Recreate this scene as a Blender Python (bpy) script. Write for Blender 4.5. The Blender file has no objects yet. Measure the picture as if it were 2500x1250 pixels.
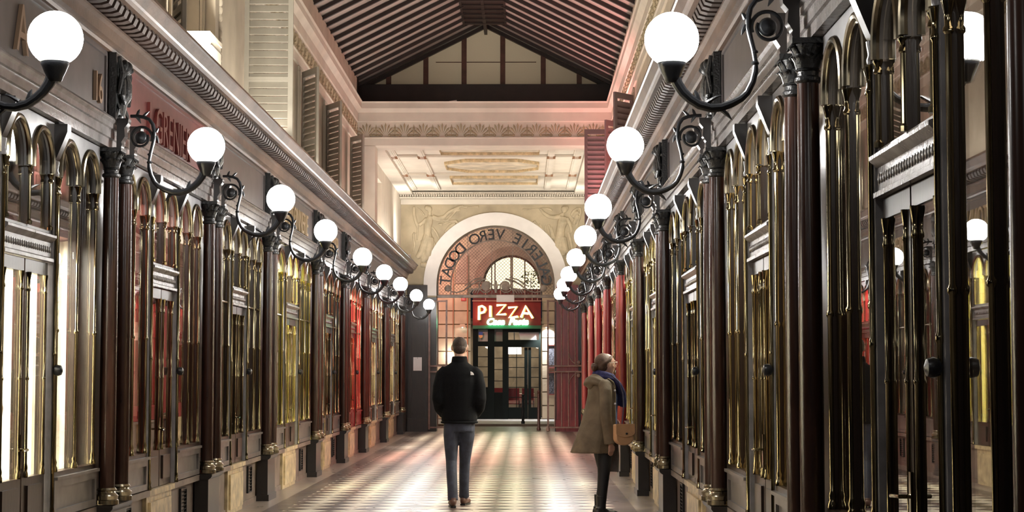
import bpy, bmesh, math, random
from mathutils import Vector, Matrix

random.seed(11)
PI = math.pi
SC = bpy.context.scene
COL = SC.collection

# ------------------------------------------------------------------ helpers
class MB:
    """collects shapes into one mesh"""
    def __init__(s):
        s.v = []; s.f = []
    def add(s, vs, fs):
        b = len(s.v)
        s.v.extend(tuple(v) for v in vs)
        s.f.extend(tuple(b + i for i in f) for f in fs)
        return s
    def box(s, x0, x1, y0, y1, z0, z1):
        return s.add([(x0,y0,z0),(x1,y0,z0),(x1,y1,z0),(x0,y1,z0),(x0,y0,z1),(x1,y0,z1),(x1,y1,z1),(x0,y1,z1)],
                     [(0,3,2,1),(4,5,6,7),(0,1,5,4),(1,2,6,5),(2,3,7,6),(3,0,4,7)])
    def obox(s, m, x, y, z):
        vs = [m @ Vector((a*x/2, b*y/2, c*z/2)) for c in (-1,1) for b in (-1,1) for a in (-1,1)]
        return s.add(vs, [(0,2,3,1),(4,5,7,6),(0,1,5,4),(1,3,7,5),(3,2,6,7),(2,0,4,6)])
    def prism_y(s, prof, y0, y1):
        n = len(prof)
        vs = [(x,y0,z) for x,z in prof] + [(x,y1,z) for x,z in prof]
        fs = [(i,(i+1)%n,n+(i+1)%n,n+i) for i in range(n)] + [tuple(range(n-1,-1,-1)), tuple(range(n,2*n))]
        return s.add(vs, fs)
    def prism_x(s, prof, x0, x1):
        n = len(prof)
        vs = [(x0,y,z) for y,z in prof] + [(x1,y,z) for y,z in prof]
        fs = [(i,(i+1)%n,n+(i+1)%n,n+i) for i in range(n)] + [tuple(range(n-1,-1,-1)), tuple(range(n,2*n))]
        return s.add(vs, fs)
    def tube(s, pts, rad, n=8, closed=False, side=None):
        """sweep an ellipse along points; rad: number, list of numbers or of (side, other) pairs"""
        pts = [Vector(p) for p in pts]
        k = len(pts)
        if not isinstance(rad, (list, tuple)): rad = [rad]*k
        rad = [(r, r) if not isinstance(r, (list, tuple)) else r for r in rad]
        ring = []
        prev = None
        for i, p in enumerate(pts):
            if closed: t = pts[(i+1)%k] - pts[i-1]
            elif i == 0: t = pts[1] - p
            elif i == k-1: t = p - pts[i-1]
            else: t = (pts[i+1]-p).normalized() + (p-pts[i-1]).normalized()
            if t.length < 1e-9: t = Vector((0,0,1))
            t.normalize()
            if side is not None: a = Vector(side)
            elif prev is not None: a = prev
            else: a = Vector((1,0,0)) if abs(t.x) < .8 else Vector((0,1,0))
            a = a - t*a.dot(t)
            if a.length < 1e-6: a = t.orthogonal()
            a.normalize(); b = t.cross(a); prev = a
            ra, rb = rad[i]
            ring.append([p + a*(ra*math.cos(2*PI*j/n)) + b*(rb*math.sin(2*PI*j/n)) for j in range(n)])
        vs = [v for r in ring for v in r]
        fs = []
        for i in range(k if closed else k-1):
            c, d = i*n, ((i+1)%k)*n
            for j in range(n):
                fs.append((c+j, c+(j+1)%n, d+(j+1)%n, d+j))
        if not closed:
            fs.append(tuple(range(n-1,-1,-1))); fs.append(tuple((k-1)*n+j for j in range(n)))
        return s.add(vs, fs)
    def lathe(s, prof, n=16, c=(0,0,0), caps=True):
        vs = [(c[0]+r*math.cos(2*PI*j/n), c[1]+r*math.sin(2*PI*j/n), c[2]+z) for r,z in prof for j in range(n)]
        fs = []
        for i in range(len(prof)-1):
            for j in range(n):
                fs.append((i*n+j, i*n+(j+1)%n, (i+1)*n+(j+1)%n, (i+1)*n+j))
        if caps:
            fs.append(tuple(range(n-1,-1,-1))); fs.append(tuple((len(prof)-1)*n+j for j in range(n)))
        return s.add(vs, fs)
    def ball(s, c, rx, ry=None, rz=None, n=16, m=10, rot=None):
        ry = rx if ry is None else ry; rz = rx if rz is None else rz
        c = Vector(c)
        vs = []
        for i in range(m+1):
            th = PI*i/m
            for j in range(n):
                q = Vector((rx*math.sin(th)*math.cos(2*PI*j/n), ry*math.sin(th)*math.sin(2*PI*j/n), rz*math.cos(th)))
                if rot is not None: q = rot @ q
                vs.append(c+q)
        fs = []
        for i in range(m):
            for j in range(n):
                fs.append((i*n+j, (i+1)*n+j, (i+1)*n+(j+1)%n, i*n+(j+1)%n))
        b = len(s.v)
        s.add(vs, fs)
        return s
    def xform(s, m):
        s.v = [tuple(m @ Vector(v)) for v in s.v]; return s
    def mesh(s, name, smooth=35):
        me = bpy.data.meshes.new(name)
        me.from_pydata([tuple(v) for v in s.v], [], s.f)
        bm = bmesh.new(); bm.from_mesh(me)
        bmesh.ops.remove_doubles(bm, verts=bm.verts, dist=1e-6)
        bmesh.ops.recalc_face_normals(bm, faces=bm.faces)
        bm.to_mesh(me); bm.free()
        if smooth:
            me.polygons.foreach_set('use_smooth', [True]*len(me.polygons))
            me.set_sharp_from_angle(angle=math.radians(smooth))
        return me
    def build(s, name, mat, parent=None, smooth=35, label=None):
        me = s.mesh(name, smooth)
        me.materials.append(mat)
        o = bpy.data.objects.new(name, me)
        COL.objects.link(o)
        if parent is not None: o.parent = parent
        if label: o['label'] = label
        return o

def tag(o, label=None, cat=None, group=None, kind=None):
    if label: o['label'] = label
    if cat: o['category'] = cat
    if group: o['group'] = group
    if kind: o['kind'] = kind
    return o

def empty(name, loc=(0,0,0), rz=0.0, label=None, cat=None, group=None, kind='thing'):
    o = bpy.data.objects.new(name, None)
    o.empty_display_size = .1
    COL.objects.link(o)
    o.location = loc; o.rotation_euler = (0,0,rz)
    return tag(o, label, cat, group, kind)

def copy_tree(o, parent=None):
    c = o.copy(); COL.objects.link(c)
    if parent is not None: c.parent = parent
    for ch in list(o.children): copy_tree(ch, c)
    return c

def struct(name, mb, mat, smooth=35):
    return tag(mb.build(name, mat, None, smooth), kind='structure')

def remesh(mb, name, mat, voxel, parent=None, smooth_it=4, cat=None, mat_fn=None):
    """weld overlapping shapes into one continuous surface"""
    o = mb.build('tmp', mat, None, 0)
    m = o.modifiers.new('r', 'REMESH'); m.mode = 'VOXEL'; m.voxel_size = voxel
    if smooth_it:
        m2 = o.modifiers.new('s', 'SMOOTH'); m2.factor = .5; m2.iterations = smooth_it
    dg = bpy.context.evaluated_depsgraph_get(); dg.update()
    me = bpy.data.meshes.new_from_object(o.evaluated_get(dg))
    bpy.data.objects.remove(o)
    me.name = name
    me.materials.clear(); me.materials.append(mat)
    me.polygons.foreach_set('use_smooth', [True]*len(me.polygons))
    o = bpy.data.objects.new(name, me); COL.objects.link(o)
    if parent is not None: o.parent = parent
    return o

def text_mb(txt, size, depth, bevel=0.0, shear=0.0, align='LEFT', mirror=False, sx=1.0, bold=0.0):
    """letters as an MB lying in local XZ (x along, z up), extruded in y"""
    cu = bpy.data.curves.new('t', 'FONT'); cu.body = txt; cu.size = size; cu.extrude = depth
    cu.bevel_depth = bevel; cu.shear = shear; cu.offset = bold; cu.align_x = align; cu.resolution_u = 4
    o = bpy.data.objects.new('t', cu); COL.objects.link(o)
    dg = bpy.context.evaluated_depsgraph_get(); dg.update()
    me = bpy.data.meshes.new_from_object(o.evaluated_get(dg))
    mb = MB()
    k = -1 if mirror else 1
    mb.add([(k*v.co.x*sx, -v.co.z, v.co.y) for v in me.vertices], [tuple(p.vertices) for p in me.polygons])
    bpy.data.objects.remove(o); bpy.data.curves.remove(cu); bpy.data.meshes.remove(me)
    return mb

ORD = ['first','second','third','fourth','fifth','sixth','seventh','eighth','ninth','tenth','eleventh']

# ------------------------------------------------------------------ materials
MATS = {}
def mat(name, col, rough=.5, metal=0.0, vary=.0, scale=6.0, bump=0.0, bscale=40.0, spec=.5, emis=None, estr=0.0, stretch=None):
    if name in MATS: return MATS[name]
    m = bpy.data.materials.new(name); m.use_nodes = True
    nt = m.node_tree; N = nt.nodes; L = nt.links
    b = N['Principled BSDF']
    b.inputs['Roughness'].default_value = rough
    b.inputs['Metallic'].default_value = metal
    b.inputs['Specular IOR Level'].default_value = spec
    b.inputs['Base Color'].default_value = (*col, 1)
    if vary or bump:
        tc = N.new('ShaderNodeTexCoord')
        src = tc.outputs['Object']
        if stretch:
            mp = N.new('ShaderNodeMapping'); mp.inputs['Scale'].default_value = stretch
            L.new(src, mp.inputs['Vector']); src = mp.outputs['Vector']
    if vary:
        nz = N.new('ShaderNodeTexNoise'); nz.inputs['Scale'].default_value = scale; nz.inputs['Detail'].default_value = 5
        L.new(src, nz.inputs['Vector'])
        r = N.new('ShaderNodeValToRGB')
        r.color_ramp.elements[0].position = .3; r.color_ramp.elements[1].position = .7
        r.color_ramp.elements[0].color = (*[c*(1-vary) for c in col], 1)
        r.color_ramp.elements[1].color = (*[min(1, c*(1+vary)) for c in col], 1)
        L.new(nz.outputs['Fac'], r.inputs['Fac']); L.new(r.outputs['Color'], b.inputs['Base Color'])
    if bump:
        nb = N.new('ShaderNodeTexNoise'); nb.inputs['Scale'].default_value = bscale; nb.inputs['Detail'].default_value = 3
        L.new(src, nb.inputs['Vector'])
        bp = N.new('ShaderNodeBump'); bp.inputs['Strength'].default_value = bump; bp.inputs['Distance'].default_value = .02
        L.new(nb.outputs['Fac'], bp.inputs['Height']); L.new(bp.outputs['Normal'], b.inputs['Normal'])
    if emis:
        b.inputs['Emission Color'].default_value = (*emis, 1); b.inputs['Emission Strength'].default_value = estr
    MATS[name] = m
    return m

WOOD   = mat('dark_wood', (.024,.014,.010), .28, vary=.35, scale=5, stretch=(6,6,.6), bump=.05, bscale=20)
COLM   = mat('column_wood', (.036,.016,.011), .22, vary=.35, scale=4, stretch=(5,5,.8))
REDW   = mat('red_wood', (.22,.028,.030), .3, vary=.25, scale=5, stretch=(4,4,.6))  # dark red wood tone, also carrying the red light of one bay
IRON   = mat('black_iron', (.012,.013,.015), .32, bump=.08, bscale=90)
CAST   = mat('cast_bronze', (.032,.032,.032), .30, metal=.3, bump=.3, bscale=60)
BRASS  = mat('brass', (.25,.21,.125), .11, metal=1.0, vary=.2, scale=7)
BRASSD = mat('old_brass', (.27,.235,.165), .22, metal=1.0, vary=.3, scale=9)
POST   = mat('grey_paint', (.27,.26,.265), .25, vary=.2, scale=9)
SILL   = mat('sill_paint', (.15,.135,.125), .3, vary=.3, scale=7)
ARCHI  = mat('architrave_paint', (.16,.145,.14), .25, vary=.3, scale=7, bump=.1, bscale=40)
SPAN   = mat('spandrel_paint', (.19,.185,.19), .35, vary=.25, scale=6)
FRIEZE = mat('frieze_paint', (.088,.074,.072), .4, vary=.2, scale=5)
FRIEZR = mat('frieze_red_paint', (.19,.06,.058), .4, vary=.2, scale=5)
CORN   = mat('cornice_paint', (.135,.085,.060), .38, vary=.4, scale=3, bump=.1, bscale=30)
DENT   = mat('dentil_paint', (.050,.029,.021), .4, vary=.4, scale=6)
PLINTH = mat('plinth_stone', (.19,.15,.125), .4, vary=.35, scale=5)
PEDES  = mat('pedestal_black', (.022,.018,.016), .3, vary=.3, scale=5)
MARB   = mat('yellow_marble', (.55,.44,.26), .3, vary=.45, scale=9)
CREAM  = mat('cream_plaster', (.58,.515,.425), .8, vary=.12, scale=2.5, bump=.08, bscale=25)
CREAM2 = mat('pale_plaster', (.72,.66,.57), .8, vary=.08, scale=2.5)
RELIEF = mat('relief_plaster', (.50,.42,.29), .75, vary=.2, scale=5, bump=.1, bscale=35)
KHAKI  = mat('khaki_plaster', (.46,.385,.265), .8, vary=.2, scale=2.2, bump=.1, bscale=20)
SHUT   = mat('shutter_paint', (.37,.345,.295), .6, vary=.12, scale=4)
SHUTD  = mat('shutter_paint_backlit', (.17,.12,.12), .5, vary=.12, scale=4)  # same shutter paint, with the backlit shade put into its colour
TIMB   = mat('roof_timber', (.022,.012,.010), .5, vary=.3, scale=4)
TIMBR  = mat('mullion_timber', (.11,.045,.03), .5, vary=.35, scale=6)
ROOFG  = mat('dusty_glass', (.54,.475,.43), .32, vary=.22, scale=1.1, bump=.25, bscale=14, stretch=(1,6,1))
GABLG  = mat('gable_glass', (.66,.57,.43), .35, vary=.25, scale=1.6, bump=.1, bscale=40)
GOLD   = mat('gilt', (.60,.46,.27), .5, metal=.1, vary=.3, scale=12)
PAINTP = mat('ceiling_picture', (.62,.54,.42), .7, vary=.35, scale=2.6)
RUST   = mat('gate_iron', (.20,.115,.095), .5, vary=.3, scale=9)
GREYI  = mat('grille_iron', (.26,.21,.18), .45, vary=.3, scale=9)
STONE  = mat('facade_stone', (.55,.46,.33), .85, vary=.18, scale=2.2, bump=.15, bscale=18)
SHOPGR = mat('shop_green', (.003,.006,.005), .5, spec=.2)
PAPER  = mat('paper', (.80,.74,.74), .8, vary=.03, scale=20)

def light_mat(name, col, strength):
    m = bpy.data.materials.new(name); m.use_nodes = True
    nt = m.node_tree; nt.nodes.clear()
    e = nt.nodes.new('ShaderNodeEmission'); e.inputs['Color'].default_value = (*col,1); e.inputs['Strength'].default_value = strength
    o = nt.nodes.new('ShaderNodeOutputMaterial'); nt.links.new(e.outputs[0], o.inputs['Surface'])
    return m
GLOBE = light_mat('opal_globe', (1.0,.98,.95), 38.0)
NEONO = light_mat('orange_neon', (1.0,.70,.30), 2.7)
NEONG = light_mat('green_neon', (.22,1.0,.52), 7.0)

def glass_mat(name, tint=(1,1,1), base=.04, rough=.0):
    """clear pane: see-through head on, mirror at a grazing angle"""
    m = bpy.data.materials.new(name); m.use_nodes = True
    nt = m.node_tree; N = nt.nodes; L = nt.links; N.clear()
    lw = N.new('ShaderNodeLayerWeight'); lw.inputs['Blend'].default_value = .5
    pw = N.new('ShaderNodeMath'); pw.operation = 'POWER'; pw.inputs[1].default_value = 3.2
    L.new(lw.outputs['Facing'], pw.inputs[0])
    mu = N.new('ShaderNodeMath'); mu.operation = 'MULTIPLY_ADD'; mu.inputs[1].default_value = 1-base; mu.inputs[2].default_value = base
    L.new(pw.outputs[0], mu.inputs[0])
    t = N.new('ShaderNodeBsdfTransparent'); t.inputs['Color'].default_value = (*tint,1)
    g = N.new('ShaderNodeBsdfGlossy'); g.inputs['Roughness'].default_value = rough
    mx = N.new('ShaderNodeMixShader'); o = N.new('ShaderNodeOutputMaterial')
    L.new(mu.outputs[0], mx.inputs['Fac']); L.new(t.outputs[0], mx.inputs[1]); L.new(g.outputs[0], mx.inputs[2])
    L.new(mx.outputs[0], o.inputs['Surface'])
    return m
def blind_mat(name, col):
    m = bpy.data.materials.new(name); m.use_nodes = True
    nt = m.node_tree; N = nt.nodes; L = nt.links; N.clear()
    d = N.new('ShaderNodeBsdfDiffuse'); d.inputs['Color'].default_value = (*col,1)
    t = N.new('ShaderNodeBsdfTranslucent'); t.inputs['Color'].default_value = (*col,1)
    mx = N.new('ShaderNodeMixShader'); mx.inputs['Fac'].default_value = .6; o = N.new('ShaderNodeOutputMaterial')
    L.new(d.outputs[0], mx.inputs[1]); L.new(t.outputs[0], mx.inputs[2]); L.new(mx.outputs[0], o.inputs['Surface'])
    return m
GLASS = glass_mat('window_glass', (.96,.97,.96))

def floor_mat():
    m = bpy.data.materials.new('tiled_floor'); m.use_nodes = True
    nt = m.node_tree; N = nt.nodes; L = nt.links
    b = N['Principled BSDF']
    tc = N.new('ShaderNodeTexCoord'); sp = N.new('ShaderNodeSeparateXYZ'); L.new(tc.outputs['Object'], sp.inputs[0])
    def math_(op, a, b_=None, c=None):
        n = N.new('ShaderNodeMath'); n.operation = op
        for i, q in enumerate((a, b_, c)):
            if q is None: continue
            if isinstance(q, (int, float)): n.inputs[i].default_value = q
            else: L.new(q, n.inputs[i])
        return n.outputs[0]
    D = .4275
    u = math_('DIVIDE', math_('ADD', sp.outputs['X'], .115 + D/2), D)
    v = math_('DIVIDE', sp.outputs['Y'], D)
    a = math_('FLOOR', math_('ADD', u, v)); c = math_('FLOOR', math_('SUBTRACT', u, v))
    par = math_('FLOORED_MODULO', math_('ADD', a, c), 2.0)          # 0 or 1
    # one random tone per tile
    cv = N.new('ShaderNodeCombineXYZ'); L.new(a, cv.inputs[0]); L.new(c, cv.inputs[1])
    wn = N.new('ShaderNodeTexWhiteNoise'); wn.noise_dimensions = '3D'; L.new(cv.outputs[0], wn.inputs['Vector'])
    def ramp(e):
        r = N.new('ShaderNodeValToRGB')
        r.color_ramp.elements[0].color = (*e[0],1); r.color_ramp.elements[1].color = (*e[1],1)
        return r
    rd = ramp([(.075,.055,.047),(.15,.10,.088)]); L.new(wn.outputs['Value'], rd.inputs[0])
    rl = ramp([(.62,.55,.46),(.78,.71,.61)]); L.new(wn.outputs['Value'], rl.inputs[0])
    mx = N.new('ShaderNodeMix'); mx.data_type = 'RGBA'
    L.new(par, mx.inputs['Factor']); L.new(rl.outputs[0], mx.inputs['A']); L.new(rd.outputs[0], mx.inputs['B'])
    # border: dark band then pale stone kerb
    t = math_('ABSOLUTE', math_('ADD', sp.outputs['X'], .785))
    nz = N.new('ShaderNodeTexNoise'); nz.inputs['Scale'].default_value = 3.0; nz.inputs['Detail'].default_value = 5; L.new(tc.outputs['Object'], nz.inputs['Vector'])
    rb = ramp([(.06,.042,.035),(.13,.092,.078)]); L.new(nz.outputs['Fac'], rb.inputs[0])
    rs = ramp([(.20,.16,.13),(.34,.28,.23)]); L.new(nz.outputs['Fac'], rs.inputs[0])
    m2 = N.new('ShaderNodeMix'); m2.data_type = 'RGBA'
    L.new(math_('GREATER_THAN', t, 1.735), m2.inputs['Factor']); L.new(mx.outputs['Result'], m2.inputs['A']); L.new(rb.outputs[0], m2.inputs['B'])
    m3 = N.new('ShaderNodeMix'); m3.data_type = 'RGBA'
    L.new(math_('GREATER_THAN', t, 1.935), m3.inputs['Factor']); L.new(m2.outputs['Result'], m3.inputs['A']); L.new(rs.outputs[0], m3.inputs['B'])
    m4 = N.new('ShaderNodeMix'); m4.data_type = 'RGBA'
    L.new(math_('GREATER_THAN', sp.outputs['Y'], 43.3), m4.inputs['Factor']); L.new(m3.outputs['Result'], m4.inputs['A'])
    m4.inputs['B'].default_value = (.16,.11,.085,1)
    L.new(m4.outputs['Result'], b.inputs['Base Color'])
    rr = math_('MULTIPLY_ADD', nz.outputs['Fac'], .22, .20)
    L.new(rr, b.inputs['Roughness'])
    return m
FLOORM = floor_mat()

# ------------------------------------------------------------------ the passage, in metres: camera over x=0, passage runs along +y
XC = -.785
def WX(s, p): return XC + s*(2.2 - p)          # p = how far something stands out from the shop glass
def side(s, Y, z=0.0): return dict(loc=(WX(s,0), Y, z), rz=0.0 if s < 0 else PI)
YL = [4.45,8.45,12.5,16.35,20.05,24.6,28.4,32.1,36.8,41.6]
YR = [4.45,8.5,12.5,17.2,20.9,24.8,28.9,32.4,36.0,40.0]
YEND = 43.5
SIDE = {-1: 'opposite the woman', 1: "on the woman's side"}
# ------------------------------------------------------------------ shop fronts
ZP, ZA, ZT, ZF = .51, 3.0, 3.21, 3.70          # plinth top, architrave foot and top, frieze top

def arch_pts(cy, r, zs, n=12):
    return [(cy - r*math.cos(PI*i/n), zs + r*math.sin(PI*i/n)) for i in range(n+1)]

def spandrel(y0, y1, centres, r, zs, z0, z1, p0, p1):
    """flat board with round-headed openings cut out of it"""
    m = MB()
    path = [(y0, z0)]
    for c in centres:
        path.append((c-r, z0)); path += arch_pts(c, r, zs); path.append((c+r, z0))
    path.append((y1, z0))
    k = len(path)
    vs = []
    for p in (p0, p1):
        vs += [(p, y, z) for y, z in path] + [(p, y, z1) for y, z in path]
    fs = []
    for i in range(k-1):
        if abs(path[i][0]-path[i+1][0]) < 1e-6: 
            fs.append((i, i+1, 2*k+i+1, 2*k+i)); continue
        fs.append((i, i+1, k+i+1, k+i)); fs.append((2*k+i, 3*k+i, 3*k+i+1, 2*k+i+1))
        if not (path[i][1] == z0 and path[i+1][1] == z0 and False):
            fs.append((i, 2*k+i, 2*k+i+1, i+1))
        fs.append((k+i, k+i+1, 3*k+i+1, 3*k+i))
    fs.append((0, k, 3*k, 2*k)); fs.append((k-1, 2*k+k-1, 3*k+k-1, 2*k-1))
    return m.add(vs, fs)

def rod(y, p, z0, z1, r):
    r *= .72
    h = z1 - z0
    if h < .6:
        return MB().lathe([(r*1.7,z0),(r*1.7,z0+.02),(r,z0+.03),(r,z1-.06),(r*1.5,z1-.055),(r*1.5,z1-.04),(r,z1-.03),(r*1.8,z1-.01),(r*1.8,z1)], 10, (p,y,0))
    prof = [(r*1.9,z0),(r*1.9,z0+.025),(r*1.3,z0+.04),(r*1.6,z0+.06),(r,z0+.085),(r,z0+h*.47),(r*1.5,z0+h*.475),(r*1.5,z0+h*.483),
            (r,z0+h*.49),(r,z1-.12),(r*1.55,z1-.112),(r*1.55,z1-.10),(r*1.05,z1-.09),(r*1.2,z1-.05),(r*2.0,z1-.012),(r*2.0,z1)]
    return MB().lathe(prof, 10, (p, y, 0))

def make_window(wood, rail=True):
    t = empty('shop_window')
    f = MB()
    for y in (-.475, .475): f.box(-.05, .004, y-.025, y+.025, .80, 2.66)
    f.box(-.05, .004, -.014, .014, .80, 2.66)
    f.box(-.05, .02, -.5, .5, .77, .80)
    f.build('frame', wood, t)
    sp = MB()
    sp.box(-.05, .012, -.5, .5, ZP+.005, .75)
    sp.box(.012, .03, -.5, .5, ZP+.005, ZP+.05); sp.box(.012, .03, -.5, .5, .70, .75)
    sp.box(.012, .03, -.5, -.45, ZP+.05, .70); sp.box(.012, .03, .45, .5, ZP+.05, .70)
    sp.box(-.05, .05, -.5, .5, .75, .77)
    sp.build('sill_panel', SILL if wood is WOOD else wood, t)
    spandrel(-.5, .5, (-.25, .25), .205, 2.715, 2.66, ZA-.005, -.008, .018).build('spandrel', SPAN if wood is WOOD else wood, t)
    for c in (-.25, .25):
        a = MB()
        a.tube([(.022, y, z) for y, z in [(c-.212, 2.665)] + arch_pts(c, .212, 2.715, 16) + [(c+.212, 2.665)]], .019, 8, side=(1,0,0))
        a.tube([(.016, y, z) for y, z in [(c-.186, 2.665)] + arch_pts(c, .186, 2.715, 16) + [(c+.186, 2.665)]], .008, 6, side=(1,0,0))
        a.build('arch_moulding', BRASSD, t)
        MB().box(-.016, -.010, c-.234, c+.234, .80, 2.95).build('pane', GLASS, t, 0)
    for y in (-.452, 0, .452): rod(y, .010, .80, 2.665, .0165).build('colonnette', BRASS, t)
    if rail:
        MB().tube([(.0, -.45, 2.13), (.0, .45, 2.13)], .012, 8).build('rail', BRASSD, t)
    return t

def make_door(wood):
    t = empty('shop_entrance')
    # light stone step under the leaves
    s = MB().box(-.12, .0, -.5, .5, .0, .455); s.box(.0, .02, -.42, .42, .05, .40); s.box(-.12, .03, -.5, .5, .455, .50)
    s.build('step_block', MARB, t)
    for k in (-1, 1):
        a = MB(); y0, y1 = (.012, .485) if k > 0 else (-.485, -.012)
        for y in (y0, y1-.05): a.box(-.055, -.005, y, y+.05, .505, 2.11)
        a.box(-.055, -.005, y0+.05, y1-.05, .505, .80); a.box(-.005, .008, y0+.09, y1-.09, .56, .75)
        a.box(-.055, -.005, y0+.05, y1-.05, 2.03, 2.11)
        leaf = a.build('leaf', wood, t)
        MB().box(-.018, -.012, y0+.05, y1-.05, .80, 2.03).build('pane', GLASS, leaf, 0)
        for y in (y0+.062, y1-.062): rod(y, .0, .80, 2.03, .011).build('brass_bar', BRASS, leaf)
        if k < 0:
            h = MB(); h.box(-.005, .006, y1-.042, y1-.012, .86, 1.06)
            h.tube([(.0, y1-.027, .97), (.045, y1-.027, .97), (.05, y1-.05, .97), (.05, y1-.14, .965)], .008, 8)
            h.build('handle', BRASS, leaf)
    tr = MB().prism_y([(-.05,2.115),(.03,2.115),(.03,2.135),(.012,2.145),(.012,2.235),(.03,2.25),(.045,2.265),(.045,2.28),(.02,2.29),(-.05,2.29)], -.5, .5)
    for i in range(22): tr.ball((.013, -.46+i*.0438, 2.19), .008, .016, .022, 6, 4)
    tr.build('transom', ARCHI if wood is WOOD else wood, t)
    f = MB()
    for y in (-.48, .48): f.box(-.05, .01, y-.02, y+.02, 2.29, 2.66)
    f.box(-.05, .01, -.018, .018, 2.30, 2.66); f.box(-.05, .008, -.5, .5, 2.292, 2.31)
    f.build('fanlight_frame', wood, t)
    spandrel(-.5, .5, (-.25, .25), .205, 2.715, 2.66, ZA-.005, -.008, .018).build('spandrel', SPAN if wood is WOOD else wood, t)
    for c in (-.25, .25):
        a = MB()
        a.tube([(.022, y, z) for y, z in [(c-.212, 2.665)] + arch_pts(c, .212, 2.715, 16) + [(c+.212, 2.665)]], .019, 8, side=(1,0,0))
        a.build('arch_moulding', BRASSD, t)
        MB().box(-.016, -.010, c-.23, c+.23, 2.312, 2.95).build('fanlight_pane', GLASS, t, 0)
    for y in (-.452, 0, .452): rod(y, .014, 2.312, 2.665, .0165).build('colonnette', BRASS, t)
    for k in (-1, 1):
        p = MB().box(-.05, .020, k*.545-.038, k*.545+.038, .505, 2.66)
        p.lathe([(.038,2.66),(.041,2.68),(.034,2.70),(.041,2.74),(.042,2.755)], 12, (.0, k*.545, 0))
        po = p.build('door_post', POST if wood is WOOD else wood, t)
        rod(k*.545, .030, .505, 2.66, .014).build('colonnette', BRASS, po)
        b = MB().prism_y([(-.05,2.757),(.022,2.757),(.035,2.78),(.10,2.94),(.10,2.99),(-.05,2.99)], k*.545-.042, k*.545+.042)
        b.build('corbel', PEDES, po)
        if k > 0: MB().lathe([(.012,0),(.03,.01),(.036,.03),(.03,.05),(.012,.058)], 12).xform(Matrix.Translation((.024, k*.545+.05*k*0, 1.44)) @ Matrix.Rotation(PI/2, 4, 'Y')).build('knob', IRON, po)
    return t

def make_column(woodm):
    t = empty('column')
    P = .075
    MB().lathe([(.056,.63),(.058,1.2),(.056,2.0),(.051,2.79)], 20, (P,0,0)).build('shaft', woodm, t)
    MB().lathe([(.085,.515),(.085,.545),(.078,.55),(.083,.575),(.066,.59),(.06,.605),(.072,.615),(.06,.63)], 20, (P,0,0)).build('base', BRASSD, t)
    c = MB().lathe([(.052,2.79),(.064,2.80),(.064,2.815),(.052,2.825),(.052,2.845),(.06,2.85),(.05,2.86),(.055,2.92),(.078,2.965),(.078,2.972)], 16, (P,0,0))
    c.box(P-.085, P+.085, -.085, .085, 2.972, 2.998)
    for j in range(8):
        a = 2*PI*j/8
        for (r, z0, h, w) in ((.058, 2.86, .06, .022), (.066, 2.90, .066, .018)):
            a2 = a + (PI/8 if h > .062 else 0)
            d = Vector((math.cos(a2), math.sin(a2), 0)); q = Vector((P,0,0))
            c.tube([q+d*r*.85+Vector((0,0,z0)), q+d*r*1.0+Vector((0,0,z0+h*.6)), q+d*(r*1.3)+Vector((0,0,z0+h)), q+d*(r*1.5)+Vector((0,0,z0+h*.8))],
                   [(w,.006),(w*1.1,.007),(w*.9,.008),(w*.4,.006)], 6, side=(-d.y, d.x, 0))
    c.build('capital', CAST, t)
    return t

def make_pedestal():
    t = empty('column_pedestal')
    b = MB()
    b.box(-.02, .12, -.30, .30, .0, .07); b.box(-.02, .105, -.285, .285, .07, .46)
    b.build('body', PEDES, t)
    MB().prism_y([(-.02,.46),(.11,.46),(.13,.475),(.14,.49),(.14,.508),(-.02,.508)], -.30, .30).build('cap', PEDES, t)
    return t

def make_vent():
    t = empty('floor_vent')
    f = MB(); 
    for y in (-.13, .115): f.box(-.028, -.008, y, y+.015, .13, .42)
    for z in (.13, .405): f.box(-.028, -.008, -.115, .115, z, z+.015)
    f.build('frame', IRON, t)
    s = MB()
    for i in range(8):
        z = .155 + i*.032
        s.prism_y([(-.027,z),(-.012,z+.014),(-.012,z+.019),(-.027,z+.006)], -.115, .115)
    s.build('louver_slats', PEDES, t)
    return t

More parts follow.
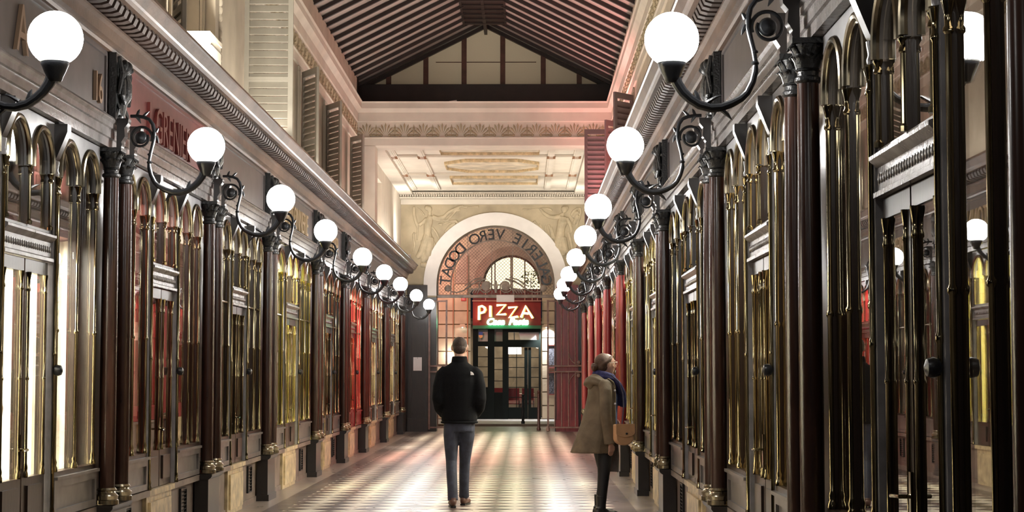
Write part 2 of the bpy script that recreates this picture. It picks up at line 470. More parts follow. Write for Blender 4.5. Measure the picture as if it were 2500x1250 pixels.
def make_bust():
    """cast figure on the small pilaster that breaks the frieze over every pair of columns"""
    t = empty('frieze_herm')
    MB().box(.035, .085, -.15, .15, ZT+.005, ZF-.005).build('pilaster', CAST, t)
    for k in (-1, 1):
        MB().prism_y([(.117,ZA+.003),(.150,ZA+.003),(.155,ZA+.02),(.150,ZA+.04),(.175,ZA+.08),(.170,ZA+.14),(.195,ZA+.17),(.20,ZT-.002),(.117,ZT-.002)], k*.205-.045, k*.205+.045).build('console', PEDES, t)
    g = MB()
    g.ball((.125, 0, ZF-.10), .045, .042, .055, 12, 8)
    g.ball((.16, 0, ZF-.115), .016, .014, .02, 8, 6)
    for k in (-1, 1):
        g.ball((.12, k*.045, ZF-.08), .028, .025, .04, 8, 6); g.ball((.115, k*.055, ZF-.14), .022, .02, .04, 8, 6)
        g.tube([(.10, k*.02, ZF-.17), (.115, k*.09, ZF-.21), (.12, k*.10, ZF-.30), (.13, k*.05, ZF-.36)], [.02,.028,.022,.016], 8)
        g.tube([(.10, k*.13, ZF-.03), (.12, k*.11, ZF-.15), (.10, k*.13, ZF-.3)], [.014,.02,.012], 6)
    g.tube([(.11,0,ZF-.15),(.12,0,ZF-.22),(.125,0,ZF-.30),(.10,0,ZF-.36),(.09,0,ZT+.02)], [(.03,.03),(.06,.045),(.05,.04),(.05,.03),(.03,.02)], 10, side=(0,1,0))
    g.build('figure', CAST, t)
    for k in (-1, 1):
        l = MB().tube([(.09, k*.09, ZT+.12), (.11, k*.10, ZT+.07), (.115, k*.115, ZT+.02), (.12, k*.12, ZT+.035)], [(.03,.01),(.035,.012),(.025,.012),(.008,.008)], 6, side=(0,1,0))
        l.build('acanthus_leaf', CAST, t)
    return t

RIMM = mat('silvered_rim', (.72,.72,.70), .35, metal=.5)
def make_lamp():
    t = empty('wall_lamp')
    GX, GZ = .702, 3.045
    d = [(-.545,.214),(-.50,.214),(-.45,.207),(-.41,.19),(-.385,.155),(-.373,.11),(-.372,.058),(-.385,0),(-.398,-.052),(-.408,-.118),(-.405,-.16),(-.392,-.21),
         (-.366,-.262),(-.335,-.292),(-.29,-.316),(-.24,-.334),(-.19,-.338),(-.133,-.323),(-.09,-.295),(-.055,-.262),(-.028,-.222),(-.012,-.185)]
    r = [.012,.013,.013,.013,.014,.015,.015,.013,.013,.012,.016,.016,.017,.018,.020,.021,.022,.023,.024,.025,.027,.030]
    b = MB().tube([(GX+x, 0, GZ+z) for x, z in d], r, 10, side=(0,1,0))
    for zc, rr in ((-.118,.021),(-.062,.017)):
        b.ball((GX-.405, 0, GZ+zc), rr, rr, rr*.6, 10, 6)
    b.build('scroll_arm', IRON, t)
    # spiral with its disc
    s = MB()
    cx, cz = GX-.468, GZ+.060
    pts, rad = [], []
    for i in range(33):
        a = -.35 + (2*PI*1.12)*i/32
        R = .080 - .030*(i/32)**1.6
        pts.append((cx+R*math.cos(a), 0, cz+R*math.sin(a))); rad.append(.0085+.002*(1-i/32))
    s.tube(pts, rad, 8, side=(0,1,0))
    sc = s.build('scroll', IRON, t)
    MB().lathe([(.012,-.030),(.036,-.022),(.047,-.004),(.047,.004),(.036,.022),(.012,.030)], 20).xform(Matrix.Translation((cx,0,cz)) @ Matrix.Rotation(PI/2,4,'X')).build('disc', IRON, sc)
    lf = MB()
    for (x, z, dx, dz) in ((-.50,.214,.02,.05),(-.46,.205,.05,.045),(-.50,.212,.03,-.05),(-.17,-.31,-.07,.035),(-.13,-.30,.02,.05),(-.24,-.345,-.05,-.05),(-.36,.07,.02,-.05),(-.36,.10,.018,.03)):
        q = Vector((GX+x,0,GZ+z)); e = Vector((dx,0,dz))
        lf.tube([q, q+e*.6+Vector((0,0,.004)), q+e], [(.012,.012),(.010,.008),(.002,.002)], 6)
    lf.build('iron_leaves', IRON, t)
    # cup with bright pierced gallery
    c = MB().lathe([(.028,-.215),(.036,-.205),(.040,-.190),(.052,-.165),(.062,-.140),(.068,-.128),(.068,-.118),(.05,-.118)], 24, (GX,0,GZ)).build('cup', IRON, t)
    g = MB().lathe([(.066,-.119),(.070,-.117),(.070,-.113),(.067,-.112)], 24, (GX,0,GZ)); g.lathe([(.067,-.100),(.071,-.099),(.071,-.095),(.066,-.094)], 24, (GX,0,GZ))
    for j in range(24):
        a = 2*PI*j/24; a2 = 2*PI*(j+.5)/24; a3 = 2*PI*(j+1)/24
        g.tube([(GX+.069*math.cos(a),.069*math.sin(a),GZ-.113),(GX+.069*math.cos(a2),.069*math.sin(a2),GZ-.099)], .003, 4)
        g.tube([(GX+.069*math.cos(a2),.069*math.sin(a2),GZ-.099),(GX+.069*math.cos(a3),.069*math.sin(a3),GZ-.113)], .003, 4)
    g.lathe([(.0655,-.117),(.0665,-.106),(.0655,-.095)], 24, (GX,0,GZ), False)
    g.build('pierced_rim', RIMM, c)
    gb = MB(); n, m = 32, 20
    prof = []
    for i in range(m+1):
        th = PI*(1 - i/m)
        if math.cos(th) < -.86: continue
        prof.append((max(.0005,.1325*math.sin(th)), .1325*math.cos(th)))
    gb.lathe(prof, n, (GX,0,GZ)).build('globe', GLOBE, t)
    return t

def repaint(o, a, b):
    """same thing in another paint"""
    for ch in list(o.children):
        if ch.type == 'MESH' and ch.data.materials and ch.data.materials[0] in a:
            me = ch.data.copy(); me.materials[0] = b; ch.data = me
        repaint(ch, a, b)

PROTO = {}
def place(key, maker, s, Y, sy=1.0):
    if key not in PROTO:
        o = maker(); PROTO[key] = o
    else:
        o = copy_tree(PROTO[key])
        for k in ('label','group'):
            if k in o: del o[k]
    q = side(s, Y); o.location = q['loc']; o.rotation_euler = (0,0,q['rz']); o.scale = (1, sy, 1)
    return o

trim_i = [0]
def trim(mb, m, smooth=35):
    trim_i[0] += 1
    return struct('trim_%d' % trim_i[0], mb, m, smooth)
def to_side(mb, s):
    k = Matrix.Translation((WX(s,0),0,0))
    if s > 0: k = k @ Matrix.Diagonal((-1,1,1,1))
    return mb.xform(k)

def shop_side(s, YY, red_from, red_set=()):
    W = SIDE[s]
    seen = 0
    for i, Y in enumerate(YY):
        if s < 0 and i == 0: continue
        seen += 1
        nth = ORD[seen-1]
        red = i >= red_from
        for j, dy in enumerate((-.21, .21)):
            c = place('colr' if red else 'col', (lambda: make_column(REDW)) if red else (lambda: make_column(COLM)), s, Y+dy)
            tag(c, f"{'dark red' if red else 'dark brown'} column, {'front' if j == 0 else 'back'} one of the {nth} pair {W}", 'column', 'slim columns in pairs between the shops')
        pd = place('ped', make_pedestal, s, Y)
        tag(pd, f"black pedestal under the {nth} pair of columns {W}", 'pedestal', 'column pedestals')
        bu = place('bust', make_bust, s, Y)
        tag(bu, f"cast figure on the frieze above the {nth} pair of columns {W}", 'ornament', 'cast frieze figures')
        trim(to_side(MB().box(-.12, -.03, Y-.30, Y+.30, ZP, ZA), s), REDW if red else WOOD)
    lamps = [y for y in YY if not (s > 0 and y > 37)]
    k = 0
    for y in lamps:
        if y < 8: continue
        l = place('lamp', make_lamp, s, y); k += 1
        tag(l, f"lit white globe lamp on scrolled iron arm, {ORD[k-1]} along the passage {W}", 'wall lamp', 'globe lamps along the passage')
    nb = 0
    for i in range(len(YY)-1):
        Y0, Y1 = YY[i], YY[i+1]
        if s < 0 and i == 0: continue
        red = i >= red_from or i in red_set
        nb += 1; nth = ORD[nb-1]
        a, b = Y0+.31, Y1-.31
        w = b - a; dw = w*.305; post = dw*.0915; ww = (w-dw-2*post)/2
        wood = REDW if red else WOOD
        for j, yc in enumerate((a+ww/2, b-ww/2)):
            railed = i >= 3
            o = place(('win', red, railed), lambda: make_window(wood, railed), s, yc, ww-.006)
            tag(o, f"arched {'red' if red else 'dark'} shop window {'before' if j == 0 else 'past'} the door of the {nth} shop {W}", 'shop window', 'arched shop windows')
            if Y1 < 30:
                v = place('vent', make_vent, s, yc)
                tag(v, f"black louvered vent in the plinth {'before' if j == 0 else 'past'} the {nth} shop door {W}", 'vent', 'plinth vents')
        o = place(('door', red), lambda: make_door(wood), s, (a+b)/2, dw-.004)
        tag(o, f"narrow glazed {'red' if red else 'dark'} double door of the {nth} shop {W}", 'shop door', 'shop doors')
        # plinth either side of the door
        pl = MB()
        for y0, y1 in ((Y0+.305, (a+b)/2-dw/2-.0), ((a+b)/2+dw/2, Y1-.305)):
            pl.box(-.20, -.03, y0, y1, 0, .455)
        plb = MB()
        for y0, y1 in ((Y0+.305, (a+b)/2-dw/2), ((a+b)/2+dw/2, Y1-.305)):
            m = MB().box(-.20, -.03, y0, y1, 0, .455); m.box(-.20, .03, y0, y1, .455, ZP-.005); m.box(-.03, -.018, y0, y1, 0, .06)
            trim(to_side(m, s), PLINTH)

shop_side(-1, YL, 99, (6,))  # red shop light put into the wood colour of one bay
shop_side(1, YR, 5)

for s in (-1, 1):
    ye = YEND
    sd = 'left' if s < 0 else 'right'
    # architrave, frieze, cornice as long mouldings
    trim(to_side(MB().prism_y([(-.2,ZA),(.07,ZA),(.07,ZA+.06),(.085,ZA+.065),(.085,ZA+.125),(.10,ZA+.13),(.10,ZA+.165),(.115,ZA+.18),(.115,ZT-.02),(.10,ZT),(-.2,ZT)], 0, ye-.02), s), ARCHI, 20)
    YY = YL if s < 0 else YR
    for i in range(len(YY)):
        y0 = YY[i]; y1 = YY[i+1] if i+1 < len(YY) else ye-.02
        m = MB().box(-.2, .02, y0, y1, ZT, ZF)
        a, b = y0+.2, y1-.2
        for z0, z1, c0, c1 in ((ZT+.02, ZT+.045, a, b), (ZF-.045, ZF-.02, a, b), (ZT+.045, ZF-.045, a, a+.03), (ZT+.045, ZF-.045, b-.03, b)):
            m.box(.02, .034, c0, c1, z0, z1)
        trim(to_side(m, s), FRIEZR if (s < 0 and i == 2) else FRIEZE, 0)
    trim(to_side(MB().box(-.2, .02, 0, 4.45, ZT, ZF), s), FRIEZE, 0)
    trim(to_side(MB().prism_y([(-.2,ZF),(.05,ZF),(.06,ZF+.02),(.055,ZF+.035),(.09,ZF+.045),(.095,ZF+.12),(.125,ZF+.13),(.125,ZF+.148),(.10,ZF+.152),(.10,ZF+.245),(.27,ZF+.245),(.285,ZF+.27),
         (.30,ZF+.28),(.335,ZF+.355),(.35,ZF+.36),(.35,ZF+.38),(.0,ZF+.38),(-.3,ZF+.38),(-.3,ZF)], 0, ye-.35), s), CORN, 20)
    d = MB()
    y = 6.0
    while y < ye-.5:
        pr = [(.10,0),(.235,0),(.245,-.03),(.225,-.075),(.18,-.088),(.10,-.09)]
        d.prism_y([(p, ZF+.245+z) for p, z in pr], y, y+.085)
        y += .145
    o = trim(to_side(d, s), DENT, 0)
    # lower solid behind the shops and the upper wall
    struct('wall_%s' % sd, to_side(MB().box(-1.6, -1.5, 0, ye+.4, 0, 3.7), s), WOOD)

# raised letters
def letters(txt, s, Y, z, size, m, label, gap=1.0, depth=.012):
    mb = text_mb(txt, size, depth, 0, 0, 'CENTER', sx=.8*gap)
    mb.v = [(-y, x, zz) for x, y, zz in mb.v]
    o = mb.build('sign_lettering', m, None, 0)
    q = side(s, Y, z); o.location = (WX(s, .034), Y, z); o.rotation_euler = (0,0,q['rz'])
    tag(o, label, 'lettering', 'raised letters on the frieze', 'thing')
    return o
LET  = mat('bronze_letter', (.30,.20,.13), .35, metal=.4)
LETR = mat('red_letter', (.16,.035,.03), .3, metal=.2)
LETG = mat('gold_letter', (.55,.42,.25), .35, metal=.4)
letters('16', -1, 12.02, 3.29, .30, LET, 'bronze house number 16 raised on the grey frieze', 1.0)
letters('A', -1, 10.18, 3.29, .42, LET, 'large bronze letter A on the frieze behind the first globe lamp', 1.1)
letters("L.GRENIER", -1, 14.5, 3.27, .40, LETR, 'dark red raised letters spelling a name on the red frieze', 1.15)
letters('CARTONNERIE', -1, 22.55, 3.27, .40, LETG, 'gold raised letters CARTONNERIE on the frieze past the fourth globe lamp', 1.1)
letters('PAPIER', -1, 27.1, 3.27, .38, LETG, 'gold raised letters on the frieze past the fifth globe lamp', 1.1)
# ------------------------------------------------------------------ floor and upper walls
fl = MB().box(WX(-1,-1.7), WX(1,-1.7), -1, 47.6, -.1, 0)
struct('floor', fl, FLOORM, 0)

PW = -.26                      # face of the upper wall behind the shop plane
YB = 33.6                      # face of the cross beam
ZB0, ZB1 = 5.79, 6.63

def palmette(m, at, w, h, dirx, diry):
    """low relief palmette; dirx along the wall, diry out of it"""
    at = Vector(at); dx = Vector(dirx); dn = Vector(diry)
    for j in range(9):
        a = PI*(.5 + (j-4)*.115); L = h*(.94 - .05*abs(j-4))
        d = dx*math.cos(a)*.95 + Vector((0,0,1))*math.sin(a); q = dx*-math.sin(a) + Vector((0,0,1))*math.cos(a)
        base = at + Vector((0,0,h*.06)) + d*h*.18; tip = at + Vector((0,0,h*.06)) + d*L
        mid = base.lerp(tip, .72)
        ww = w*.07
        vs = [base, mid+q*ww, tip, mid-q*ww, mid+dn*.036]
        m.add(vs, [(0,1,4),(1,2,4),(2,3,4),(3,0,4)])
    for k in (-1,1):
        c = at + dx*k*w*.27 + Vector((0,0,h*.12))
        m.ball(c, .028, .028, .028, 6, 4)
def lotus(m, at, w, h, dirx, diry):
    at = Vector(at); dx = Vector(dirx); dn = Vector(diry)
    for k, a0, z0, L in ((-1,.78,.35,.5),(1,.22,.35,.5),(-1,.72,.05,.4),(1,.28,.05,.4),(0,.5,.1,.85),(-1,.9,.62,.25),(1,.1,.62,.25)):
        a = PI*a0
        d = dx*math.cos(a) + Vector((0,0,1))*math.sin(a); q = dx*-math.sin(a) + Vector((0,0,1))*math.cos(a)
        base = at + Vector((0,0,h*z0)); tip = base + d*h*L*(.45 if k else .95); mid = base.lerp(tip,.55); ww = w*.08
        vs = [base, mid+q*ww, tip, mid-q*ww, mid+dn*.024]
        m.add(vs, [(0,1,4),(1,2,4),(2,3,4),(3,0,4)])

for s in (-1, 1):
    sd = 'left' if s < 0 else 'right'
    # wall with recessed windows
    wins = [(8.6,9.8),(12.0,13.3),(15.9,17.3),(20.3,21.6),(24.9,26.2),(28.1,29.6)] if s < 0 else [(9,10.3),(13,14.3),(17.5,18.8),(21.6,22.9),(26.9,28.2),(30.2,31.4)]
    m = MB(); y = 0; zt = 5.62
    for a, b in wins:
        m.box(PW-.35, PW, y, a, 4.0, 7.1); m.box(PW-.35, PW, a, b, zt, 7.1); y = b
    m.box(PW-.35, PW, y, YB, 4.0, 7.1)
    struct('wall_upper_%s' % sd, to_side(m, s), CREAM, 0)
    for k, (a, b) in enumerate(wins):
        f = MB()
        f.box(PW-.2, PW-.12, a, a+.07, 4.06, zt); f.box(PW-.2, PW-.12, b-.07, b, 4.06, zt); f.box(PW-.2, PW-.12, a+.07, b-.07, zt-.07, zt)
        f.box(PW-.19, PW-.13, (a+b)/2-.03, (a+b)/2+.03, 4.06, zt-.07)
        for z in (4.6, 5.1): f.box(PW-.18, PW-.14, a+.07, b-.07, z, z+.035)
        wn = struct('window_%d' % (k+1+(10 if s > 0 else 0)), to_side(f, s), CREAM2, 0)
        bl = MB().box(PW-.24, PW-.21, a, b, 4.06, zt)
        o = to_side(bl, s).build('window_blind', CREAM2, wn, 0)
        # moulded surround
        g = MB()
        for y0, y1 in ((a-.10, a-.004), (b+.004, b+.10)): g.box(PW+.004, PW+.03, y0, y1, 4.09, zt+.1); g.box(PW+.03, PW+.045, y0+.03, y1-.03, 4.09, zt+.1)
        g.box(PW+.004, PW+.03, a-.10, b+.10, zt+.104, zt+.17)
        struct('window_trim_%d' % (k+1+(10 if s > 0 else 0)), to_side(g, s), CREAM, 0)
    # plain band, palmette frieze, band and crown moulding under the roof
    prof = [(PW,5.80),(PW+.03,5.80),(PW+.03,5.925),(PW+.05,5.93),(PW+.05,5.945),(PW+.012,5.95),(PW+.012,6.25),(PW+.03,6.26),(PW+.03,6.42),(PW+.05,6.44),(PW+.075,6.48),(PW+.10,6.50),(PW+.10,6.60),(PW+.12,6.63),(PW,6.63)]
    trim(to_side(MB().prism_y(prof, 0, YB-.02), s), CREAM2, 20)
    fr = MB(); y = 12.0; k = 0
    while y < YB-.2:
        (palmette if k % 2 == 0 else lotus)(fr, (WX(s,PW+.014), y, 5.955), .30, .27, (0,1,0), (-s,0,0)); y += .19; k += 1
    tag(fr.build('palmette_relief', RELIEF, None, 0), kind='structure')
    # pier under the beam
    trim(to_side(MB().box(PW, .10, YB, YB+.55, 4.09, ZB0-.005), s), CREAM2, 0)
    # wall of the end bay
    m = MB(); m.box(PW-.3, -.10, YB+.55, 36.2, 4.0, 6.2); m.box(PW-.3, -.10, 37.6, YEND, 4.0, 6.2); m.box(PW-.3, -.10, 36.2, 37.6, 5.5, 6.2); m.box(PW-.3, -.20, 36.2, 37.6, 4.0, 5.5)
    struct('wall_end_bay_%s' % sd, to_side(m, s), CREAM2, 0)

# ---- shutters standing open
def make_shutter(h, slats=18, w=.55, m=None, cat=None):
    t = empty('louvered_shutter')
    f = MB()
    f.box(0, .055, -.018, .018, 0, h); f.box(w-.055, w, -.018, .018, 0, h)
    f.box(.055, w-.055, -.018, .018, 0, .09); f.box(.055, w-.055, -.018, .018, h-.09, h); f.box(.055, w-.055, -.018, .018, h*.34, h*.34+.06)
    f.build('frame', m, t, 0)
    n = int((h-.2)/.088)
    s = MB()
    for i in range(n):
        z = .115 + i*(h-.23)/n
        s.prism_x([(-.020,z),(-.016,z-.008),(.020,z+.068),(.016,z+.076)], .056, w-.056)
    s.build('louver_slats', m, t, 0)
    return t
def shutter(s, Y, ang, h, label, m=SHUT, z=4.10, w=.55):
    """hinged on the upper wall; ang 0 stands square out from the wall"""
    o = make_shutter(h, w=w, m=m)
    o.location = (WX(s, PW+.06), Y, z)
    o.rotation_euler = (0, 0, ang if s < 0 else PI-ang)
    tag(o, label, 'shutter', 'shutters of the upper windows')
    return o
shutter(-1, 19.75, .03, 1.80, 'large pale louvered shutter standing straight out above the cornice, tallest in view')
shutter(-1, 24.95, -1.05, 1.62, 'pale louvered shutter half folded back just past the tallest shutter')
shutter(-1, 28.05, -1.05, 1.62, 'pale louvered shutter half folded back in the middle of the upper wall')
shutter(-1, 31.9, -1.0, 1.62, 'pale louvered shutter half folded back closest to the cross beam', w=.5)
shutter(-1, 15.75, -1.15, 1.55, 'pale louvered shutter lit white beside the bright window box', w=.42)
shutter(1, 31.6, -.02, 1.72, 'backlit louvered shutter standing square out before the painted ceiling', SHUTD)
shutter(1, 26.3, -.85, 1.5, 'backlit louvered shutter seen edge on above the cornice', SHUTD, w=.45)
shutter(1, 29.2, -.85, 1.5, 'backlit louvered shutter seen edge on behind the second globe lamp', SHUTD, w=.45)

# lit window box with the floodlight behind the cornice
t = empty('window_box', (WX(-1, PW+.02), 16.75, 4.085), 0, 'white box before the upper window, lit from below', 'window box')
b = MB().box(0, .24, -.32, .32, 0, .52); b.box(-.0, .25, -.335, .335, .52, .56)
b.build('box', CREAM2, t, 0)
MB().box(.24, .255, -.26, .26, .08, .44).build('front_panel', CREAM2, t, 0)
pi = empty('window_pier', (WX(-1, PW+.003), 17.5, 4.085), 0, 'tall pale slatted pier beside the lit window box', 'pier')
MB().box(0, .14, -.1, .1, 0, 1.70).build('shaft', CREAM, pi, 0)
rp = MB()
for i in range(21): rp.ball((.145, .135, .05+i*.08), .028, .032, .05, 8, 6)
rp.build('rope_moulding', CREAM, pi)

# ---- cross beam
xl, xr = WX(-1, PW), WX(1, PW)
b = MB()
b.prism_x([(YB+.6,ZB0),(YB,ZB0),(YB,5.93),(YB-.02,5.935),(YB-.02,5.95),(YB+.03,5.955),(YB+.03,6.25),(YB,6.26),(YB,6.43),(YB-.03,6.45),(YB-.06,6.48),(YB-.09,6.50),(YB-.09,6.60),(YB-.11,6.63),(YB+.6,6.63)], xl, xr)
struct('beam', b, CREAM2, 20)
fr = MB(); n = 26
for k in range(n):
    x = xl + .1 + (xr-xl-.2)*(k+.5)/n
    (palmette if k % 2 == 0 else lotus)(fr, (x, YB+.028, 5.96), .30, .275, (1,0,0), (0,-1,0))
tag(fr.build('palmette_relief', RELIEF, None, 0), kind='structure')

# ---- glass roof over the passage
RZ0, RZ1 = 7.06, 8.38
HW = 2.62
def roof_z(x): return RZ1 - (RZ1-RZ0)*abs(x-XC)/HW
rf = MB()
for s in (-1, 1):
    rf.add([(XC,-1,RZ1),(XC+s*HW,-1,RZ0),(XC+s*HW,35.0,RZ0),(XC,35.0,RZ1),(XC,-1,RZ1+.03),(XC+s*HW,-1,RZ0+.03),(XC+s*HW,35.0,RZ0+.03),(XC,35.0,RZ1+.03)],
           [(0,1,2,3),(4,7,6,5),(0,4,5,1),(2,6,7,3),(1,5,6,2),(0,3,7,4)])
struct('ceiling', rf, ROOFG, 0)
ri = 0
Yr = 34.3
while Yr > 11:
    for s in (-1, 1):
        r = MB()
        r.add([(XC+s*.02,Yr-.03,RZ1-.012),(XC+s*HW,Yr-.03,RZ0-.012),(XC+s*HW,Yr+.03,RZ0-.012),(XC+s*.02,Yr+.03,RZ1-.012),
               (XC+s*.02,Yr-.03,RZ1-.075),(XC+s*HW,Yr-.03,RZ0-.075),(XC+s*HW,Yr+.03,RZ0-.075),(XC+s*.02,Yr+.03,RZ1-.075)],
              [(0,1,2,3),(4,7,6,5),(0,4,5,1),(2,6,7,3),(1,5,6,2),(0,3,7,4)])
        tag(r.build('rafter', TIMB, None, 0), kind='structure')
    Yr -= .585
for s in (-1, 1):
    trim(MB().box(min(WX(s,PW-.02),WX(s,PW-.12)), max(WX(s,PW-.02),WX(s,PW-.12)), 0, 34.6, 6.64, 7.2), TIMB, 0)
# louvered vent box along the ridge
v = MB().box(XC-.40, XC+.40, 10, 33.7, RZ1-.23, RZ1-.20); v.box(XC-.03, XC+.03, 10, 34.6, RZ1-.25, RZ1-.06)
for k in (-1,1): v.box(XC+k*.40-.02, XC+k*.40+.02, 10, 33.7, RZ1-.25, RZ1-.16)
y = 33.5
while y > 24: v.box(XC-.39, XC+.39, y-.05, y+.01, RZ1-.255, RZ1-.232); y -= .42
trim(v, TIMB, 0)
# glazed gable
GY = 34.75
zf = 6.98
g = MB().add([(XC-HW,GY,zf),(XC+HW,GY,zf),(XC+HW,GY,RZ0-.001),(XC,GY,RZ1-.001),(XC-HW,GY,RZ0-.001),(XC-HW,GY+.02,zf),(XC+HW,GY+.02,zf),(XC+HW,GY+.02,RZ0-.001),(XC,GY+.02,RZ1-.001),(XC-HW,GY+.02,RZ0-.001)],
             [(0,1,2,3,4),(9,8,7,6,5),(0,5,6,1),(1,6,7,2),(2,7,8,3),(3,8,9,4),(4,9,5,0)])
wg = struct('window_30', g, blind_mat('gable_glass_frosted', (.72,.66,.55)), 0)
for x in (-2.72,-1.98,-1.22,-.45,.355,1.07):
    MB().box(x-.05, x+.05, GY-.08, GY-.004, zf, roof_z(x)-.05).build('mullion', TIMBR, wg, 0)
MB().box(XC-1.0, XC+1.0, GY-.012, GY-.003, 7.60, 7.615).build('glazing_bar', TIMBR, wg, 0)
for s in (-1,1):
    r = MB().add([(XC,GY-.12,RZ1-.02),(XC+s*HW,GY-.12,RZ0-.02),(XC+s*HW,GY-.02,RZ0-.02),(XC,GY-.02,RZ1-.02),(XC,GY-.12,RZ1-.10),(XC+s*HW,GY-.12,RZ0-.10),(XC+s*HW,GY-.02,RZ0-.10),(XC,GY-.02,RZ1-.10)],
              [(0,1,2,3),(4,7,6,5),(0,4,5,1),(2,6,7,3),(1,5,6,2),(0,3,7,4)])
    r.build('gable_rafter', TIMB, wg, 0)
trim(MB().box(XC-HW, XC+HW, 34.45, 34.72, 6.64, 7.12), TIMB, 0)
ws = empty('ceiling_wood_strip', (-1.65, 34.43, 6.74), 0, 'loose pale strip of wood lying on the dark beam below the gable window', 'strip')
MB().obox(Matrix.Rotation(-.17,4,'Y'), .60, .02, .022).build('strip', PAPER, ws, 0)

# ---- flat painted ceiling between the beam and the end wall
x0, x1 = WX(-1,-.10), WX(1,-.10)
c = MB().box(x0, x1, YB+.6, YEND, 5.93, 6.0)
struct('ceiling_panelled', c, CREAM2, 0)
bd = MB()
for z0, z1, d in ((5.80,5.86,.32),(5.86,5.90,.24),(5.90,5.928,.44)):
    bd.box(x0, x0+d, YB+.6, YEND, z0, z1); bd.box(x1-d, x1, YB+.6, YEND, z0, z1)
    bd.box(x0+d, x1-d, YEND-d*1.6, YEND, z0, z1); bd.box(x0+d, x1-d, YB+.6, YB+.6+d*.6, z0, z1)
trim(bd, CREAM2, 0)
dn = MB()
x = x0+.02
while x < x1-.05:
    dn.box(x, x+.03, YEND-.57, YEND-.512, 5.735, 5.795); x += .058
dn.box(x0, x1, YEND-.51, YEND, 5.735, 5.798); dn.box(x0, x1, YEND-.60, YEND, 5.715, 5.733); dn.box(x0, x1, YEND-.12, YEND, 5.60, 5.714)
trim(dn, CREAM2, 0)
rb = MB()
for x in (-2.74,-2.14,.53,1.06):
    rb.box(x-.07, x+.07, YB+.9, YEND-.72, 5.885, 5.928); rb.box(x-.04, x+.04, YB+.95, YEND-.75, 5.872, 5.886)
for y in (36.2, 39.5):
    rb.box(x0+.45, x1-.45, y-.10, y+.10, 5.89, 5.927); rb.box(x0+.46, x1-.46, y-.06, y+.06, 5.879, 5.891)
trim(rb, CREAM2, 0)
bs = MB()
for x in (-2.74,-2.14,.53,1.06):
    for y in (36.2, 39.5):
        bs.box(x-.09, x+.09, y-.12, y-.10, 5.86, 5.889); bs.box(x-.09, x+.09, y+.10, y+.12, 5.86, 5.889)
trim(bs, mat('sienna', (.38,.20,.11), .6), 0)
for nm, y0, y1, o8 in (('oblong painted ceiling panel close to the cross beam', 34.7, 35.65, 0), ('eight-sided painted panel in the middle of the pale ceiling', 36.85, 38.8, 1), ('oblong painted ceiling panel close to the winged reliefs', 39.95, 41.3, 0)):
    xa, xb = -1.72, .28
    e = empty('ceiling_picture', ((xa+xb)/2, (y0+y1)/2, 5.926), 0, nm, 'ceiling panel', 'painted ceiling panels')
    hx, hy = (xb-xa)/2, (y1-y0)/2
    if o8:
        out = [(-hx,-hy*.45),(-hx*.55,-hy),(hx*.55,-hy),(hx,-hy*.45),(hx,hy*.45),(hx*.55,hy),(-hx*.55,hy),(-hx,hy*.45)]
    else: out = [(-hx,-hy),(hx,-hy),(hx,hy),(-hx,hy)]
    n = len(out)
    MB().add([(x,y,-.012) for x,y in out]+[(x,y,0) for x,y in out], [tuple(range(n)), tuple(range(2*n-1,n-1,-1))]+[(i,n+i,n+(i+1)%n,(i+1)%n) for i in range(n)]).build('painting', PAINTP, e, 0)
    MB().tube([(x,y,-.02) for x,y in out], [(.05,.018)]*n, 8, closed=True, side=(0,0,1)).build('gilt_frame', GOLD, e, 0)

# ------------------------------------------------------------------ end wall with its arch
AX, AR, AZ = -.738, 1.46, 3.62
def arch_wall(xa, xb, z0, z1, cx, r, zs, y0, y1, n=32):
    m = MB()
    path = [(cx-r, z0)] + [(cx - r*math.cos(PI*i/n), zs + r*math.sin(PI*i/n)) for i in range(n+1)] + [(cx+r, z0)]
    k = len(path)
    vs = []
    for y in (y0, y1): vs += [(x,y,z) for x,z in path] + [(x,y,z1) for x,z in path]
    fs = []
    for i in range(k-1):
        if abs(path[i][0]-path[i+1][0]) > 1e-6:
            fs.append((i,i+1,k+i+1,k+i)); fs.append((2*k+i,3*k+i,3*k+i+1,2*k+i+1)); fs.append((k+i,k+i+1,3*k+i+1,3*k+i))
        fs.append((i,2*k+i,2*k+i+1,i+1))
    m.add(vs, fs)
    m.box(xa, cx-r, y0, y1, z0, z1); m.box(cx+r, xb, y0, y1, z0, z1)
    return m
m = arch_wall(WX(-1,-1.0), WX(1,-1.0), 3.30, 6.1, AX, AR, AZ, YEND, YEND+.5)
struct('wall_end', m, KHAKI, 30)
j = MB().box(WX(-1,-1.0), AX-AR, YEND, YEND+.5, 0, 3.298); j.box(AX+AR, WX(1,-1.0), YEND, YEND+.5, 0, 3.298)
struct('wall_end_jamb', j, WOOD, 0)
# white plaster band round the arch
n = 40; vs, fs = [], []
for y in (YEND-.07, YEND-.004):
    for r in (AR, 1.78):
        vs += [(AX-r, y, 3.34)] + [(AX - r*math.cos(PI*i/n), y, AZ + r*math.sin(PI*i/n)) for i in range(n+1)] + [(AX+r, y, 3.34)]
k = n+3
for i in range(k-1):
    fs += [(i,i+1,k+i+1,k+i),(2*k+i,3*k+i,3*k+i+1,2*k+i+1),(i,2*k+i,2*k+i+1,i+1),(k+i,k+i+1,3*k+i+1,3*k+i)]
fs += [(0,k,3*k,2*k),(k-1,3*k-1,4*k-1,2*k-1)]
trim(MB().add(vs, fs), mat('white_plaster', (.86,.82,.79), .7, vary=.06, scale=3), 30)

